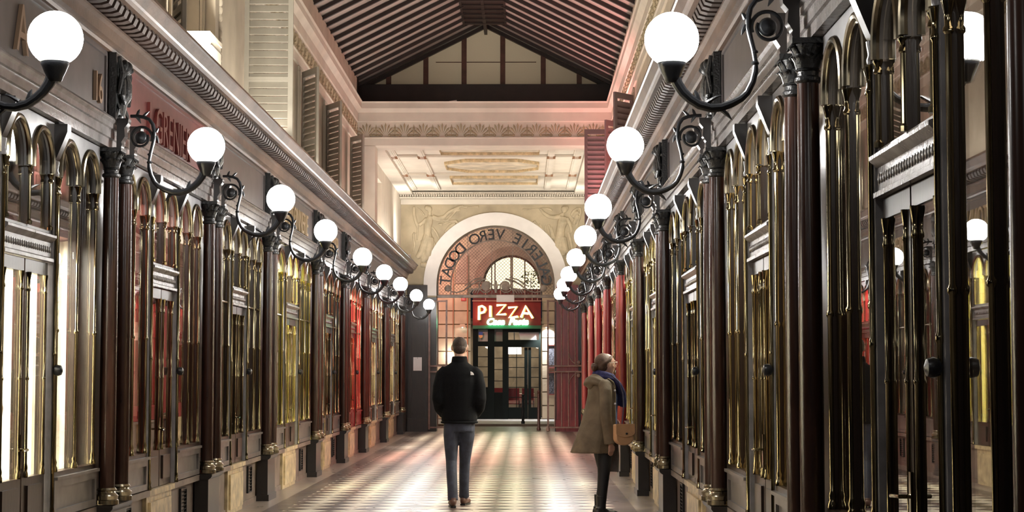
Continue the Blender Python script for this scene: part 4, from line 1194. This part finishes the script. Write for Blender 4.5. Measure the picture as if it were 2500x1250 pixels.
def head(m, c, f, r, sc=1.0):
    """skull, jaw, nose, brow, lips and ears; f forward, r the right-hand side"""
    c = Vector(c); f = Vector(f); r = Vector(r); u = Vector((0,0,1))
    rot = Matrix((r, f, u)).transposed()
    m.ball(c+u*.012*sc, .074*sc, .096*sc, .100*sc, 20, 14, rot)
    m.ball(c+f*.030*sc-u*.050*sc, .058*sc, .062*sc, .066*sc, 16, 12, rot)
    m.ball(c+f*.062*sc-u*.096*sc, .026*sc, .024*sc, .020*sc, 10, 8, rot)
    m.tube([c+f*.090*sc+u*.018*sc, c+f*.104*sc-u*.012*sc, c+f*.113*sc-u*.030*sc, c+f*.095*sc-u*.038*sc], [.010*sc,.012*sc,.014*sc,.010*sc], 8)
    m.tube([c+f*.084*sc+u*.030*sc-r*.045*sc, c+f*.094*sc+u*.034*sc, c+f*.084*sc+u*.030*sc+r*.045*sc], .011*sc, 8)
    m.tube([c+f*.082*sc-u*.062*sc-r*.020*sc, c+f*.092*sc-u*.062*sc, c+f*.082*sc-u*.062*sc+r*.020*sc], .010*sc, 8)
    for k in (-1,1):
        e = c + r*k*.078*sc - f*.004*sc - u*.004*sc
        m.ball(e, .010*sc, .020*sc, .032*sc, 10, 8, rot)
        m.ball(c+f*.074*sc+r*k*.033*sc+u*.010*sc, .014*sc, .012*sc, .010*sc, 8, 6, rot)
        m.ball(c+f*.060*sc+r*k*.036*sc-u*.030*sc, .026*sc, .028*sc, .024*sc, 8, 6, rot)

def hand(m, w, d, side_, palm, curl=.6, sc=1.0):
    """palm and five bent fingers; w wrist, d the way it points, side_ towards the thumb, palm the way it closes"""
    w = Vector(w); d = Vector(d).normalized(); s_ = Vector(side_).normalized(); p = Vector(palm).normalized()
    m.tube([w-d*.03, w+d*.01, w+d*.045*sc, w+d*.088*sc], [(.026*sc,.020*sc),(.028*sc,.018*sc),(.039*sc,.016*sc),(.037*sc,.013*sc)], 12, side=s_)
    for off, L in ((.030,.070),(.010,.080),(-.010,.074),(-.029,.058)):
        b = w + d*.085*sc + s_*off*sc; pts = [b - d*.015*sc]; a = 0
        for seg in (.45,.32,.23):
            a += curl*.75
            pts.append(pts[-1] + (d*math.cos(a)+p*math.sin(a))*L*seg*sc*1.15)
        m.tube(pts, [.0088*sc,.0086*sc,.0080*sc,.0066*sc], 8)
    b = w + d*.025*sc + s_*.026*sc
    m.tube([b, b+(d*.6+s_*.7)*.032*sc, b+(d*.85+s_*.45+p*.3)*.060*sc, b+(d*.95+s_*.25+p*.5)*.078*sc], [.013*sc,.0115*sc,.0095*sc,.007*sc], 8)

# ---- the man, walking away from the camera
MX, MY = -.71, 18.95
man = empty('person', (MX, MY, 0), 0, 'person walking away in black fleece jacket, blue jeans and brown shoes', 'person')
b = MB()
head(b, (.002,.03,1.70), (0,1,0), (1,0,0), 1.08)
b.tube([(0,.02,1.64),(0,.005,1.58),(0,-.005,1.50)], [.056,.056,.065], 14)
loft(b, [(0,0,.88,.15,.10),(0,0,1.0,.15,.10),(0,0,1.2,.16,.105),(0,0,1.38,.17,.105),(0,0,1.47,.14,.085),(0,0,1.52,.06,.05)])
for k in (-1,1):
    b.tube([(k*.15,0,1.44),(k*.215,-.05,1.18),(k*.165,.13,.985)], [.05,.042,.03], 10)
    hand(b, (k*.165,.13,.985), (-k*.45,.35,-.45), (0,.4,.8), (-k*.5,-.3,-.2), .5)
bl_ = {'l': [(-.085,0,.90),(-.082,-.0,.48),(-.062,-.14,.10)], 'r': [(.085,0,.90),(.055,.13,.49),(.045,.24,.10)]}
for q in bl_.values(): b.tube(q, [.075,.05,.035], 10)
remesh(b, 'body', SKIN, .0075, man, 3)
BLACKF = mat('black_fleece', (.004,.004,.005), .95, vary=.3, scale=60, bump=.1, bscale=200, spec=.2)
j = MB()
loft(j, [(0,.0,.895,.185,.125),(0,0,.93,.195,.135),(0,-.005,1.05,.185,.130),(0,-.01,1.2,.195,.135),(0,-.01,1.33,.21,.135),(0,-.005,1.43,.20,.12),(0,0,1.49,.165,.10),(0,0,1.53,.10,.08),(0,.005,1.56,.075,.075)])
for k in (-1,1):
    j.tube([(k*.135,-.0,1.455),(k*.185,-.015,1.40),(k*.215,-.04,1.28),(k*.228,-.06,1.15),(k*.215,.02,1.05),(k*.175,.11,.985)], [.070,.074,.070,.064,.058,.050], 14)
    j.tube([(k*.20,-.05,1.22),(k*.215,-.075,1.16),(k*.212,-.06,1.10)], .05, 10)
jk = remesh(j, 'jacket', BLACKF, .012, man, 4)
cl = MB(); cl.tube([(.078*math.cos(2*PI*i/20), .012+.076*math.sin(2*PI*i/20), 1.555+.012*math.sin(2*PI*i/20)) for i in range(20)], [(.016,.038)]*20, 10, closed=True, side=(0,0,1))
cl.v = [(x, y, 1.555+(z-1.555)*1.0) for x,y,z in cl.v]
c2 = MB(); n=24
c2.lathe([(.085,1.52),(.088,1.55),(.080,1.60),(.070,1.605),(.072,1.55),(.07,1.52)], n, (0,.01,0), False); c2.build('collar', BLACKF, man)
hm = MB().tube([(.188*math.cos(2*PI*i/28), .128*math.sin(2*PI*i/28), .90) for i in range(28)], [.013]*28, 8, closed=True); hm.build('hem', BLACKF, jk)
# small white half-dome emblem on the back of the shoulder
em = MB()
for r0, r1 in ((.0,.011),(.015,.023),(.027,.036)):
    k = 8
    vs = []
    for y in (0, .004):
        for r in (r0, r1): vs += [(r*math.cos(PI/2*i/k), y, r*math.sin(PI/2*i/k)) for i in range(k+1)]
    K = k+1; fs = []
    for i in range(k): fs += [(i,i+1,K+i+1,K+i),(2*K+i,3*K+i,3*K+i+1,2*K+i+1),(i,2*K+i,2*K+i+1,i+1),(K+i,K+i+1,3*K+i+1,3*K+i)]
    em.add(vs, fs)
eo = em.build('emblem', PAPER, jk, 0); eo.location = (.125,-.127,1.405); eo.rotation_euler = (-.15, 0, .35); eo['label'] = 'small white curved emblem'
JEAN = mat('blue_denim', (.030,.034,.054), .8, vary=.35, scale=14, bump=.15, bscale=120)
t = MB()
loft(t, [(0,0,.80,.165,.115),(0,0,.88,.17,.12),(0,0,.96,.165,.115)])
t.tube([(-.082,0,.90),(-.085,.0,.76),(-.086,.005,.62),(-.084,.0,.48),(-.078,-.05,.34),(-.068,-.10,.20),(-.062,-.125,.075)], [(.085,.105),(.086,.098),(.073,.08),(.060,.066),(.058,.066),(.055,.062),(.056,.064)], 16, side=(1,0,0))
t.tube([(.082,0,.90),(.078,.04,.76),(.066,.09,.62),(.055,.14,.48),(.048,.17,.34),(.045,.20,.20),(.044,.235,.085)], [(.085,.105),(.086,.098),(.073,.08),(.060,.066),(.056,.064),(.053,.06),(.055,.062)], 16, side=(1,0,0))
for x, y, z in ((-.062,-.135,.09),(.044,.225,.10)): t.tube([(x-.055,y,z),(x,y-.012,z+.01),(x+.055,y,z-.005)], .012, 6)
remesh(t, 'jeans', JEAN, .0095, man, 3)
SHOE = mat('brown_leather', (.10,.045,.030), .45)
def shoe(m, x, y, z, pitch, rz=0):
    q = MB()
    q.ball((0,.10,.035), .046, .085, .034, 14, 10); q.ball((0,.02,.045), .040, .075, .043, 14, 10); q.ball((0,-.035,.045), .036, .040, .045, 14, 10)
    q.tube([(0,-.02,.05),(0,-.02,.095)], [.040,.042], 12)
    q.xform(Matrix.Translation((x,y,z)) @ Matrix.Rotation(rz,4,'Z') @ Matrix.Rotation(pitch,4,'X'))
    m.add(q.v, q.f)
def sole(x, y, z, pitch, rz=0):
    q = MB(); pts = [(-.027,-.066),(0,-.074),(.027,-.066),(.035,0),(.043,.09),(.034,.160),(0,.183),(-.034,.160),(-.043,.09),(-.035,0)]
    n = len(pts); q.add([(a,b_,0) for a,b_ in pts]+[(a,b_,.018) for a,b_ in pts], [tuple(range(n-1,-1,-1)), tuple(range(n,2*n))]+[(i,(i+1)%n,n+(i+1)%n,n+i) for i in range(n)])
    return q.xform(Matrix.Translation((x,y,z)) @ Matrix.Rotation(rz,4,'Z') @ Matrix.Rotation(pitch,4,'X'))
for x, y, z, pt, rz in ((-.062,-.125,.012,-.0,.10), (.045,.235,.004,.0,-.22)):
    m = MB(); shoe(m, x, y, z, pt, rz)
    so = remesh(m, 'shoe', SHOE, .007, man, 2)
    sole(x, y, max(.001,z-.010), pt, rz).build('sole', IRON, so, 0)
HAIRM = mat('short_brown_hair', (.040,.023,.016), .7, vary=.4, scale=60, bump=.3, bscale=180)
h = MB()
h.ball((.002,.012,1.728), .080, .094, .088, 20, 14); h.ball((.002,-.022,1.688), .070, .064, .062, 16, 12)
for k in (-1,1): h.ball((k*.068+.002,.03,1.715), .012, .035, .03, 10, 8)
hair = remesh(h, 'hair', HAIRM, .007, man, 2)

# ---- the woman, looking into a shop window
WXX, WYY, WR = .785, 17.62, math.radians(22)
wo = empty('person', (WXX, WYY, 0), WR, 'person with hair bun, navy scarf and olive coat looking into a shop window', 'person')
b = MB()
head(b, (.02,0,1.515), (1,0,0), (0,-1,0), .93)
b.tube([(.0,0,1.46),(-.015,0,1.40),(-.03,0,1.33)], [.048,.047,.055], 12)
loft(b, [(-.03,0,.70,.10,.14),(-.03,0,.85,.10,.15),(-.02,0,1.0,.085,.12),(-.02,0,1.18,.10,.14),(-.025,0,1.29,.08,.15),(-.025,0,1.35,.05,.06)])
b.tube([(-.05,-.145,1.28),(-.09,-.230,1.01),(-.042,-.235,.745)], [.042,.036,.026], 10)
hand(b, (-.042,-.235,.735), (.10,.05,-1), (.9,.3,.05), (.1,.95,-.1), .55, .90)
b.tube([(-.02,.155,1.28),(.02,.20,1.03),(.12,.13,.93)], [.042,.036,.026], 10)
hand(b, (.12,.13,.93), (.75,-.55,-.1), (.1,.1,1), (-.3,-.6,-.3), .8, .90)
b.tube([(-.03,-.08,.75),(-.05,-.085,.42),(-.075,-.085,.09)], [.07,.045,.033], 10); b.tube([(-.03,.08,.75),(.03,.085,.43),(-.02,.09,.09)], [.07,.045,.033], 10)
remesh(b, 'body', SKIN, .007, wo, 2)
HAIRW = mat('brown_hair', (.095,.048,.026), .55, vary=.4, scale=50, bump=.25, bscale=150, stretch=(1,3,3))
h = MB()
h.ball((-.008,0,1.535), .094, .079, .088, 20, 14); h.ball((-.030,0,1.49), .070, .070, .066, 16, 12); 
for k in (-1,1): h.tube([(.065,k*.045,1.59),(.03,k*.074,1.56),(-.02,k*.078,1.53),(-.06,k*.05,1.50)], [.014,.018,.018,.014], 8)
hh = remesh(h, 'hair', HAIRW, .0065, wo, 2)
m = MB(); m.ball((-.108,-.01,1.485), .036, .040, .038, 14, 10); m.ball((-.118,-.015,1.462), .024, .026, .022, 12, 8)
for i in range(9): m.tube([(-.10,-.01,1.485),(-.12-.01*math.cos(i),-.01+.034*math.sin(i*.7),1.485+.034*math.cos(i*.7)),(-.130,-.01+.036*math.sin(i*.7+.4),1.48+.036*math.cos(i*.7+.4))], [.008,.009,.006], 6)
remesh(m, 'bun', HAIRW, .006, hh, 1)
g = MB()
for k in (-1,1):
    g.tube([(.118-.012*abs(math.sin(2*PI*i/16))*0, k*.033+.024*math.cos(2*PI*i/16), 1.523+.019*math.sin(2*PI*i/16)) for i in range(16)], .0025, 6, closed=True)
    g.tube([(.117,k*.056,1.527),(.06,k*.074,1.530),(.012,k*.078,1.522)], .0025, 6)
g.tube([(.119,-.010,1.527),(.122,0,1.529),(.119,.010,1.527)], .0025, 6)
g.build('glasses', mat('spectacle_metal', (.6,.6,.6), .2, metal=1), wo)
SWT = mat('blue_sweater', (.085,.13,.32), .85, vary=.2, scale=30, bump=.15, bscale=160)
s_ = MB(); loft(s_, [(.02,0,.86,.105,.12),(.025,0,.95,.10,.12),(.03,0,1.1,.105,.115),(.03,0,1.2,.105,.115),(.01,0,1.29,.085,.115),(-.01,0,1.35,.06,.07)])
remesh(s_, 'sweater', SWT, .011, wo, 3)
COAT = mat('olive_coat', (.165,.122,.073), .75, vary=.22, scale=9, bump=.2, bscale=40)
c = MB()
def shell(m, secs, a0, a1, th, n=26):
    """coat body open at the front: part-ellipse sections with thickness"""
    vs, fs = [], []
    for (x, y, z, ra, rb) in secs:
        for i in range(n+1):
            a = a0 + (a1-a0)*i/n
            f = 1 + .02*math.sin(a*9+z*7)
            vs.append((x+ra*f*math.cos(a), y+rb*f*math.sin(a), z))
        for i in range(n+1):
            a = a0 + (a1-a0)*i/n
            vs.append((x+(ra-th)*math.cos(a), y+(rb-th)*math.sin(a), z))
    w = 2*(n+1)
    for s in range(len(secs)-1):
        o, p = s*w, (s+1)*w
        for i in range(n):
            fs.append((o+i,o+i+1,p+i+1,p+i)); fs.append((o+n+1+i,p+n+1+i,p+n+2+i,o+n+2+i))
        fs.append((o,p,p+n+1,o+n+1)); fs.append((o+n,o+2*n+1,p+2*n+1,p+n))
    for o in (0, (len(secs)-1)*w):
        for i in range(n): fs.append((o+i,o+i+1,o+n+2+i,o+n+1+i))
    return m.add(vs, fs)
shell(c, [(-.125,0,.635,.235,.205),(-.10,0,.76,.21,.195),(-.065,0,.92,.178,.182),(-.045,0,1.06,.155,.168),(-.03,0,1.18,.140,.160),(-.025,0,1.27,.128,.158),(-.03,0,1.33,.105,.145),(-.035,0,1.375,.075,.09)], .62, 2*PI-.98, .024)
c.tube([(x+ra*math.cos(.98), -rb*math.sin(.98), z) for x, y, z, ra, rb in [(-.125,0,.66,.235,.205),(-.10,0,.76,.21,.195),(-.065,0,.92,.178,.182),(-.045,0,1.06,.155,.168),(-.03,0,1.18,.140,.160),(-.025,0,1.27,.128,.158),(-.03,0,1.33,.105,.145)]], .019, 8)
co = remesh(c, 'coat', COAT, .0105, wo, 3)
for y in (-1, 1):
    arm = [(-.060,-.145,1.305),(-.068,-.185,1.24),(-.085,-.215,1.12),(-.090,-.232,1.0),(-.07,-.238,.86),(-.042,-.235,.735)] if y < 0 else [(-.03,.150,1.305),(-.02,.195,1.24),(-.005,.22,1.12),(.02,.215,1.02),(.075,.17,.96),(.125,.125,.925)]
    sl = MB().tube(arm, [.060,.064,.060,.057,.055,.056] if y < 0 else [.062,.068,.064,.06,.056,.052], 14)
    cuf = arm[-1]; sl.tube([arm[-2], Vector(arm[-2]).lerp(Vector(cuf),.75), cuf], [.055,.062,.064] if y < 0 else [.05,.056,.058], 14)
    sl.ball(arm[0], .07, .06, .06)
    remesh(sl, 'sleeve', COAT, .009, wo, 3)

hd = MB(); 
for rx, ry, zc, w0, cx in ((.085,.105,1.385,.026,-.045),(.115,.130,1.362,.030,-.050),(.130,.140,1.330,.026,-.055)):
    pts, rr = [], []
    for i in range(19):
        a = math.radians(75 + 210*i/18); f = math.sin(PI*i/18)
        pts.append((cx+rx*math.cos(a), ry*math.sin(a), zc - .030*(1-f) - .012*math.sin(a*3))); rr.append((w0*(.45+.55*f), w0*(.5+.7*f)))
    hd.tube(pts, rr, 10, side=(0,0,1))
hd.ball((-.155,-.005,1.335), .040, .085, .045, 14, 10); hd.ball((-.150,.01,1.300), .030, .060, .040, 12, 8)
for k in (-1, 1): hd.tube([(-.02,k*.115,1.372),(.035,k*.120,1.335),(.062,k*.118,1.285),(.060,k*.125,1.24)], [(.012,.026),(.012,.032),(.011,.030),(.008,.012)], 8, side=(0,0,1))
remesh(hd, 'hood', COAT, .010, co, 3)
bt = MB()
for p in ((.046,-.152,1.25),(.044,-.160,1.12)): bt.ball(p, .012, .008, .012, 10, 6)
bt.build('buttons', PAPER, co)
lg = MB(); shell(lg, [(.06,.0,.44,.10,.10),(.07,.0,.60,.10,.11),(.06,.0,.80,.09,.12),(.05,0,.92,.08,.12)], .1, 1.35, .012, 12)
lg.build('coat_front_panel', mat('grey_wool', (.24,.20,.175), .9, vary=.2, scale=20), co, 60)
SCF = mat('navy_scarf', (.030,.030,.105), .9, vary=.3, scale=25, bump=.3, bscale=90)
s2 = MB()
for dz, r, w in ((1.405,.078,.040),(1.375,.09,.036)):
    s2.tube([(-.005+r*math.cos(2*PI*i/24), r*.95*math.sin(2*PI*i/24), dz-.02*math.cos(2*PI*i/24)) for i in range(24)], [(w*.8,w)]*24, 10, closed=True, side=(0,0,1))
s2.tube([(.06,-.07,1.37),(.115,-.075,1.31),(.165,-.065,1.23),(.185,-.055,1.15),(.185,-.05,1.085)], [(.045,.03),(.055,.035),(.06,.03),(.058,.028),(.055,.02)], 12, side=(0,1,0))
s2.tube([(.06,.05,1.37),(.125,.03,1.29),(.165,.01,1.20),(.17,.0,1.10)], [(.04,.03),(.05,.03),(.05,.026),(.048,.02)], 12, side=(0,1,0))
remesh(s2, 'scarf', SCF, .009, wo, 3)
TRS = mat('black_trousers', (.007,.0065,.008), .6)
t = MB()
loft(t, [(-.03,0,.66,.115,.15),(-.03,0,.76,.12,.155),(-.03,0,.86,.11,.145)])
t.tube([(-.03,-.075,.76),(-.035,-.08,.62),(-.048,-.082,.42),(-.065,-.085,.26),(-.075,-.085,.12)], [.085,.076,.060,.052,.046], 14)
t.tube([(-.03,.075,.76),(.0,.08,.62),(.035,.085,.43),(.01,.09,.26),(-.02,.09,.12)], [.085,.074,.058,.050,.044], 14)
remesh(t, 'trousers', TRS, .009, wo, 3)
for x, y, rz in ((-.075,-.085,-PI/2), (-.02,.09,-PI/2+.2)):
    m = MB(); shoe(m, x, y, .006, 0, rz); m.tube([(x,y,.08),(x,y,.22)], [.046,.050], 12)
    so = remesh(m, 'boot', IRON, .007, wo, 2)
    sole(x, y, .001, 0, rz).build('sole', TRS, so, 0)
# the bag hangs at her front
bg = empty('shoulder_bag', (WXX, WYY, .72), WR, 'tan leather saddle bag with flap hanging before the olive coat', 'bag')
TAN = mat('tan_leather', (.62,.36,.19), .5, vary=.12, scale=12)
def bag_out(x, w, h, n=10):
    return [(x-w/2,h),(x-w/2,h*.35)] + [(x - w/2*math.cos(PI/2*i/n)*1.0, h*.35*(1-math.sin(PI/2*i/n))) for i in range(1,n+1)] + [(x + w/2*math.sin(PI/2*i/n), h*.35*(1-math.cos(PI/2*i/n))) for i in range(1,n+1)] + [(x+w/2,h)]
q = MB(); o_ = bag_out(.045, .19, .205)
def plate(m, out, y0, y1, z0=0):
    n = len(out); cx = sum(p[0] for p in out)/n; cz = sum(p[1] for p in out)/n
    m.add([(x,y0,z+z0) for x,z in out]+[(x,y1,z+z0) for x,z in out], [tuple(range(n)), tuple(range(2*n-1,n-1,-1))]+[(i,n+i,n+(i+1)%n,(i+1)%n) for i in range(n)])
plate(q, o_, -.385, -.305)
bb = q.build('body', TAN, bg, 30); bm_ = bb.modifiers.new('b','BEVEL'); bm_.width = .012; bm_.segments = 3; bm_.limit_method = 'ANGLE'; bm_.angle_limit = math.radians(40)
q = MB(); o2 = [(x, z*.62) for x, z in bag_out(.045, .20, .205)]
plate(q, o2, -.398, -.387, .082)
fb = q.build('flap', TAN, bg, 30)
MB().lathe([(.010,0),(.010,.006),(.004,.010)], 12).xform(Matrix.Translation((.055,-.398,.115)) @ Matrix.Rotation(PI/2,4,'X')).build('clasp', IRON, fb)
st = MB(); st.tube([(.03,-.345,.20),(.07,-.30,.36),(.085,-.25,.50),(.06,-.21,.62),(.0,-.16,.685)], [(.010,.004)]*5, 8, side=(0,1,0))
st.build('strap', mat('dark_strap', (.03,.028,.05), .6), bg)
# ------------------------------------------------------------------ inside the shops
def lamp(kind, name, loc, energy, col, size=.3, size_y=None, rot=(0,0,0), spread=None, radius=.1, spot=None, blend=.5):
    l = bpy.data.lights.new(name, kind); l.energy = energy; l.color = col
    if kind == 'AREA':
        l.shape = 'RECTANGLE'; l.size = size; l.size_y = size_y or size
        if spread: l.spread = spread
    else: l.shadow_soft_size = radius
    if kind == 'SPOT': l.spot_size = spot or 1.5; l.spot_blend = blend
    o = bpy.data.objects.new(name, l); COL.objects.link(o); o.location = loc; o.rotation_euler = rot
    return o
def cmat(n, c): return mat(n, c, .7, vary=.2, scale=4)
IW = {'white': ('shop_white', (.72,.68,.58)), 'yellow': ('shop_yellow', (.70,.64,.34)), 'red': ('shop_red', (.48,.14,.13)), 'dark': ('shop_brown', (.10,.065,.05)), 'rose': ('shop_rose', (.26,.11,.10)), 'warm': ('shop_beige', (.50,.40,.27)), 'dim': ('shop_dim', (.05,.04,.035))}
#           bay: wall kind, light watts, light colour
BL = {1:('white',280,(1,.93,.80)), 2:('rose',60,(1,.62,.50)), 3:('dark',30,(1,.8,.6)), 4:('yellow',300,(1,.93,.62)), 5:('dark',10,(1,.75,.55)), 6:('red',300,(1,.50,.40)), 7:('white',420,(1,.93,.80)), 8:('white',420,(1,.92,.78))}
BR = {0:('dim',12,(1,.8,.6)), 1:('warm',50,(1,.85,.6)), 2:('dim',3,(1,.8,.6)), 3:('white',340,(1,.93,.80)), 4:('white',340,(1,.93,.80)), 5:('red',90,(1,.48,.40)), 6:('red',160,(1,.42,.36)), 7:('red',120,(1,.45,.38)), 8:('red',90,(1,.45,.38))}
BLINDS = {(-1,4):('y',.82,2.95), (-1,7):('w',.86,2.12), (-1,8):('w',.86,2.12), (1,3):('w',.86,2.2), (1,4):('w',.86,2.5)}
BLIND_Y = blind_mat('yellow_blind', (.78,.74,.36)); BLIND_W = blind_mat('white_blind', (.85,.82,.75))
for s, BB, YY in ((-1, BL, YL), (1, BR, YR)):
    for i, (k, en, colr) in BB.items():
        y0, y1 = YY[i]+.1, YY[i+1]-.1
        m = MB()
        m.box(-1.45,-.14, y0, y0+.06, .5, 3.4); m.box(-1.45,-.14, y1-.06, y1, .5, 3.4)
        m.box(-1.45,-1.35, y0+.06, y1-.06, .5, 3.4); m.box(-1.35,-.21, y0+.06, y1-.06, .46, .50); m.box(-1.35,-.14, y0+.06, y1-.06, 3.15, 3.2)
        struct('wall_shop_interior', to_side(m, s), cmat(*IW[k]), 0)
        zl = 3.12
        if (s, i) == (-1, 1):          # added baffle keeps this shop's light out of its arches
            zl = 2.30
            struct('shop_light_baffle', to_side(MB().box(-1.35,-.14, y0+.06, y1-.06, 2.34, 2.40).box(-1.35,-1.30, y0+.06, y1-.06, 2.41, 3.14), s), cmat(*IW['rose']), 0)
        lamp('AREA', 'shop_light', (WX(s,-.65), (y0+y1)/2, zl), en, colr, .7, y1-y0-1.0)
        if (s, i) in BLINDS:
            bcol, z0, z1 = BLINDS[(s, i)]
            a, b = YY[i]+.31, YY[i+1]-.31
            w = b - a; dw = w*.305; ww = (w-dw*1.183)/2
            for j, (u0, u1) in enumerate(((a+.05, a+ww-.05), (b-ww+.05, b-.05))):
                e = empty('window_blind', (WX(s,-.085), (u0+u1)/2, z0), 0, f"{'pale yellow' if bcol == 'y' else 'white'} lit blind {'before' if j == 0 else 'past'} the door in the {ORD[i-1] if s < 0 else ORD[i]} shop window {SIDE[s]}", 'blind', 'lit blinds behind the shop glass')
                hl = (u1-u0)/2
                MB().box(-.003, .003, -hl, hl, .02, z1-z0).build('cloth', BLIND_Y if bcol == 'y' else BLIND_W, e, 0)
                MB().tube([(0,-hl,.012),(0,hl,.012)], .012, 8).build('bottom_bar', WOOD, e)
                MB().tube([(0,-hl,z1-z0+.02),(0,hl,z1-z0+.02)], .022, 10).build('roller', BRASSD, e)
        # a curtain or display cloth at the far end, close behind the glass
        if k in ('red','yellow','white','rose','warm'):
            nth = ORD[i-1] if s < 0 else ORD[i]
            cn = {'red':'red','yellow':'pale yellow','white':'white','rose':'rose','warm':'beige'}[k]
            for j, yc in enumerate((y1-.30, (y0+y1)/2-.75)):
                c = MB(); n = 26; vs = []; ln = .42
                for z in (.56, 2.95 if (s, i) != (-1, 1) else 2.33):
                    for t_ in (0, .012):
                        for q in range(n+1): vs.append((-.12-ln*q/n*(1.0), yc + .028*math.sin(q*1.35) + t_, z))
                w = n+1; fs = []
                for q in range(n):
                    fs += [(q,q+1,2*w+q+1,2*w+q),(w+q,3*w+q,3*w+q+1,w+q+1),(q,w+q,w+q+1,q+1),(2*w+q,2*w+q+1,3*w+q+1,3*w+q)]
                fs += [(0,2*w,3*w,w),(n,w+n,3*w+n,2*w+n)]
                c.add(vs, fs)
                e = to_side(c, s).build('display_curtain', cmat('cloth_'+k, tuple(min(.8,x*1.1) for x in IW[k][1])), None, 60)
                tag(e, f"{cn} display curtain {'past' if j == 0 else 'before'} the door inside the {nth} shop {SIDE[s]}", 'curtain', 'display curtains behind the shop glass', 'thing')
# dress form in the first shop opposite
def dress_form(s, Y, p, label):
    t = empty('dress_form', (WX(s,p), Y, .505), 0, label, 'dress form')
    m = MB(); loft(m, [(0,0,.55,.12,.15),(0,0,.70,.14,.17),(0,0,.85,.10,.12),(0,0,1.05,.12,.15),(0,0,1.20,.10,.17),(0,0,1.27,.05,.06),(0,0,1.36,.045,.045)])
    m.build('torso', mat('linen', (.60,.52,.42), .8), t)
    MB().tube([(0,0,.02),(0,0,.56)], .018, 8).lathe([(.15,0),(.15,.02),(.03,.05)], 16).build('stand', WOOD, t)
dress_form(-1, 11.0, -.42, 'pale dress form standing in the bright first shop window opposite the woman')
dress_form(-1, 15.3, -.40, 'pale dress form standing in the rose lit second shop window opposite the woman')
 
# ------------------------------------------------------------------ lamps of the place and an added gable light
W_ = (1,.91,.78)
# uplights lying on the cornices
lamp('AREA', 'cornice_uplight', (WX(-1,.10), 16.0, 4.15), 75, (1,.92,.76), .2, .2, (math.radians(115),0,math.radians(8)))
for y in (19.5, 24.0, 28.5, 32.2):
    lamp('AREA', 'cornice_uplight', (WX(-1,.15), y, 4.14), 8, W_, .12, 2.2, (0, math.radians(180-(-8)), 0))
for y in (15.0, 20.0, 24.5):
    lamp('AREA', 'cornice_uplight', (WX(1,.15), y, 4.14), 8, (1,.80,.66), .12, 2.2, (0, math.radians(180-8), 0))
for y in (28.0, 32.0):
    lamp('AREA', 'cornice_uplight', (WX(1,.15), y, 4.14), 26, (1,.36,.35), .12, 2.2, (0, math.radians(180+14), 0), 1.9)
for s, e in ((-1, 46), (1, 34)):
    lamp('SPOT', 'floodlight_beam', (WX(s,.22), 41.2, 4.24), e*2.2, (1,.95,.86), radius=.06, rot=(math.radians(180-(38)), 0, 0), spot=2.6, blend=.9)
for s in (-1, 1):
    lamp('AREA', 'cornice_uplight', (WX(s,.12), 38.0, 4.14), 20, (1,.93,.82), .15, 4.0, (0, math.radians(180), 0))
lamp('AREA', 'gable_fill_light', (XC, 36.6, 8.3), 20, (1,.95,.86), 3.0, .8, (math.radians(-80),0,0))  # added area light that brightens the gable panes from behind
for s in (-1, 1):
    for y in (.4, 4.45): lamp('POINT', 'globe_behind_camera', (WX(s,.702), y, 3.045), 7, (1,.965,.915), radius=.1325)
# street
lamp('SPOT', 'pier_lamp', (.66, FY-.25, 2.78), 320, (.95,.98,1.0), radius=.04, rot=(math.radians(12),0,0), spot=2.0, blend=.6)
lamp('POINT', 'pier_lamp', (-2.2, FY-.28, 1.95), 9, (1,.95,.85), radius=.06)
lamp('AREA', 'street_lamp', (-1.0, 49.5, 8.0), 80, (1,.86,.64), 1.2, 1.2, (math.radians(25),0,0))
lamp('AREA', 'street_lamp', (-3.2, 50.5, 4.6), 60, (1,.45,.38), .5, .5, (math.radians(85),0,math.radians(0)))
lamp('AREA', 'restaurant_light', (-.5, FY+2.0, 2.95), 45, (1,.88,.68), 1.6, 1.6)

w = bpy.data.worlds.new('night'); SC.world = w; w.use_nodes = True
w.node_tree.nodes['Background'].inputs['Color'].default_value = (.02,.02,.028,1)
w.node_tree.nodes['Background'].inputs['Strength'].default_value = .25

# ------------------------------------------------------------------ camera and colour
cam = bpy.data.cameras.new('camera'); co_ = bpy.data.objects.new('camera', cam); COL.objects.link(co_)
cam.sensor_width = 36; cam.lens = 36*4300/2500; cam.clip_end = 300
co_.location = (0,0,1.42)
co_.rotation_euler = (PI/2 + math.atan(287/4300), 0, math.atan(33/4300))
SC.camera = co_
vs_ = SC.view_settings
vs_.view_transform = 'Standard'; vs_.look = 'None'; vs_.gamma = 1; vs_.use_curve_mapping = False
vs_.exposure = 0.9
cy = SC.cycles
cy.max_bounces = 6; cy.diffuse_bounces = 3; cy.glossy_bounces = 4; cy.transmission_bounces = 3; cy.transparent_max_bounces = 12
cy.caustics_reflective = False; cy.caustics_refractive = False
cy.sample_clamp_indirect = 4.0; cy.sample_clamp_direct = 0
cy.blur_glossy = .5
cy.use_denoising = True
cy.use_light_tree = True
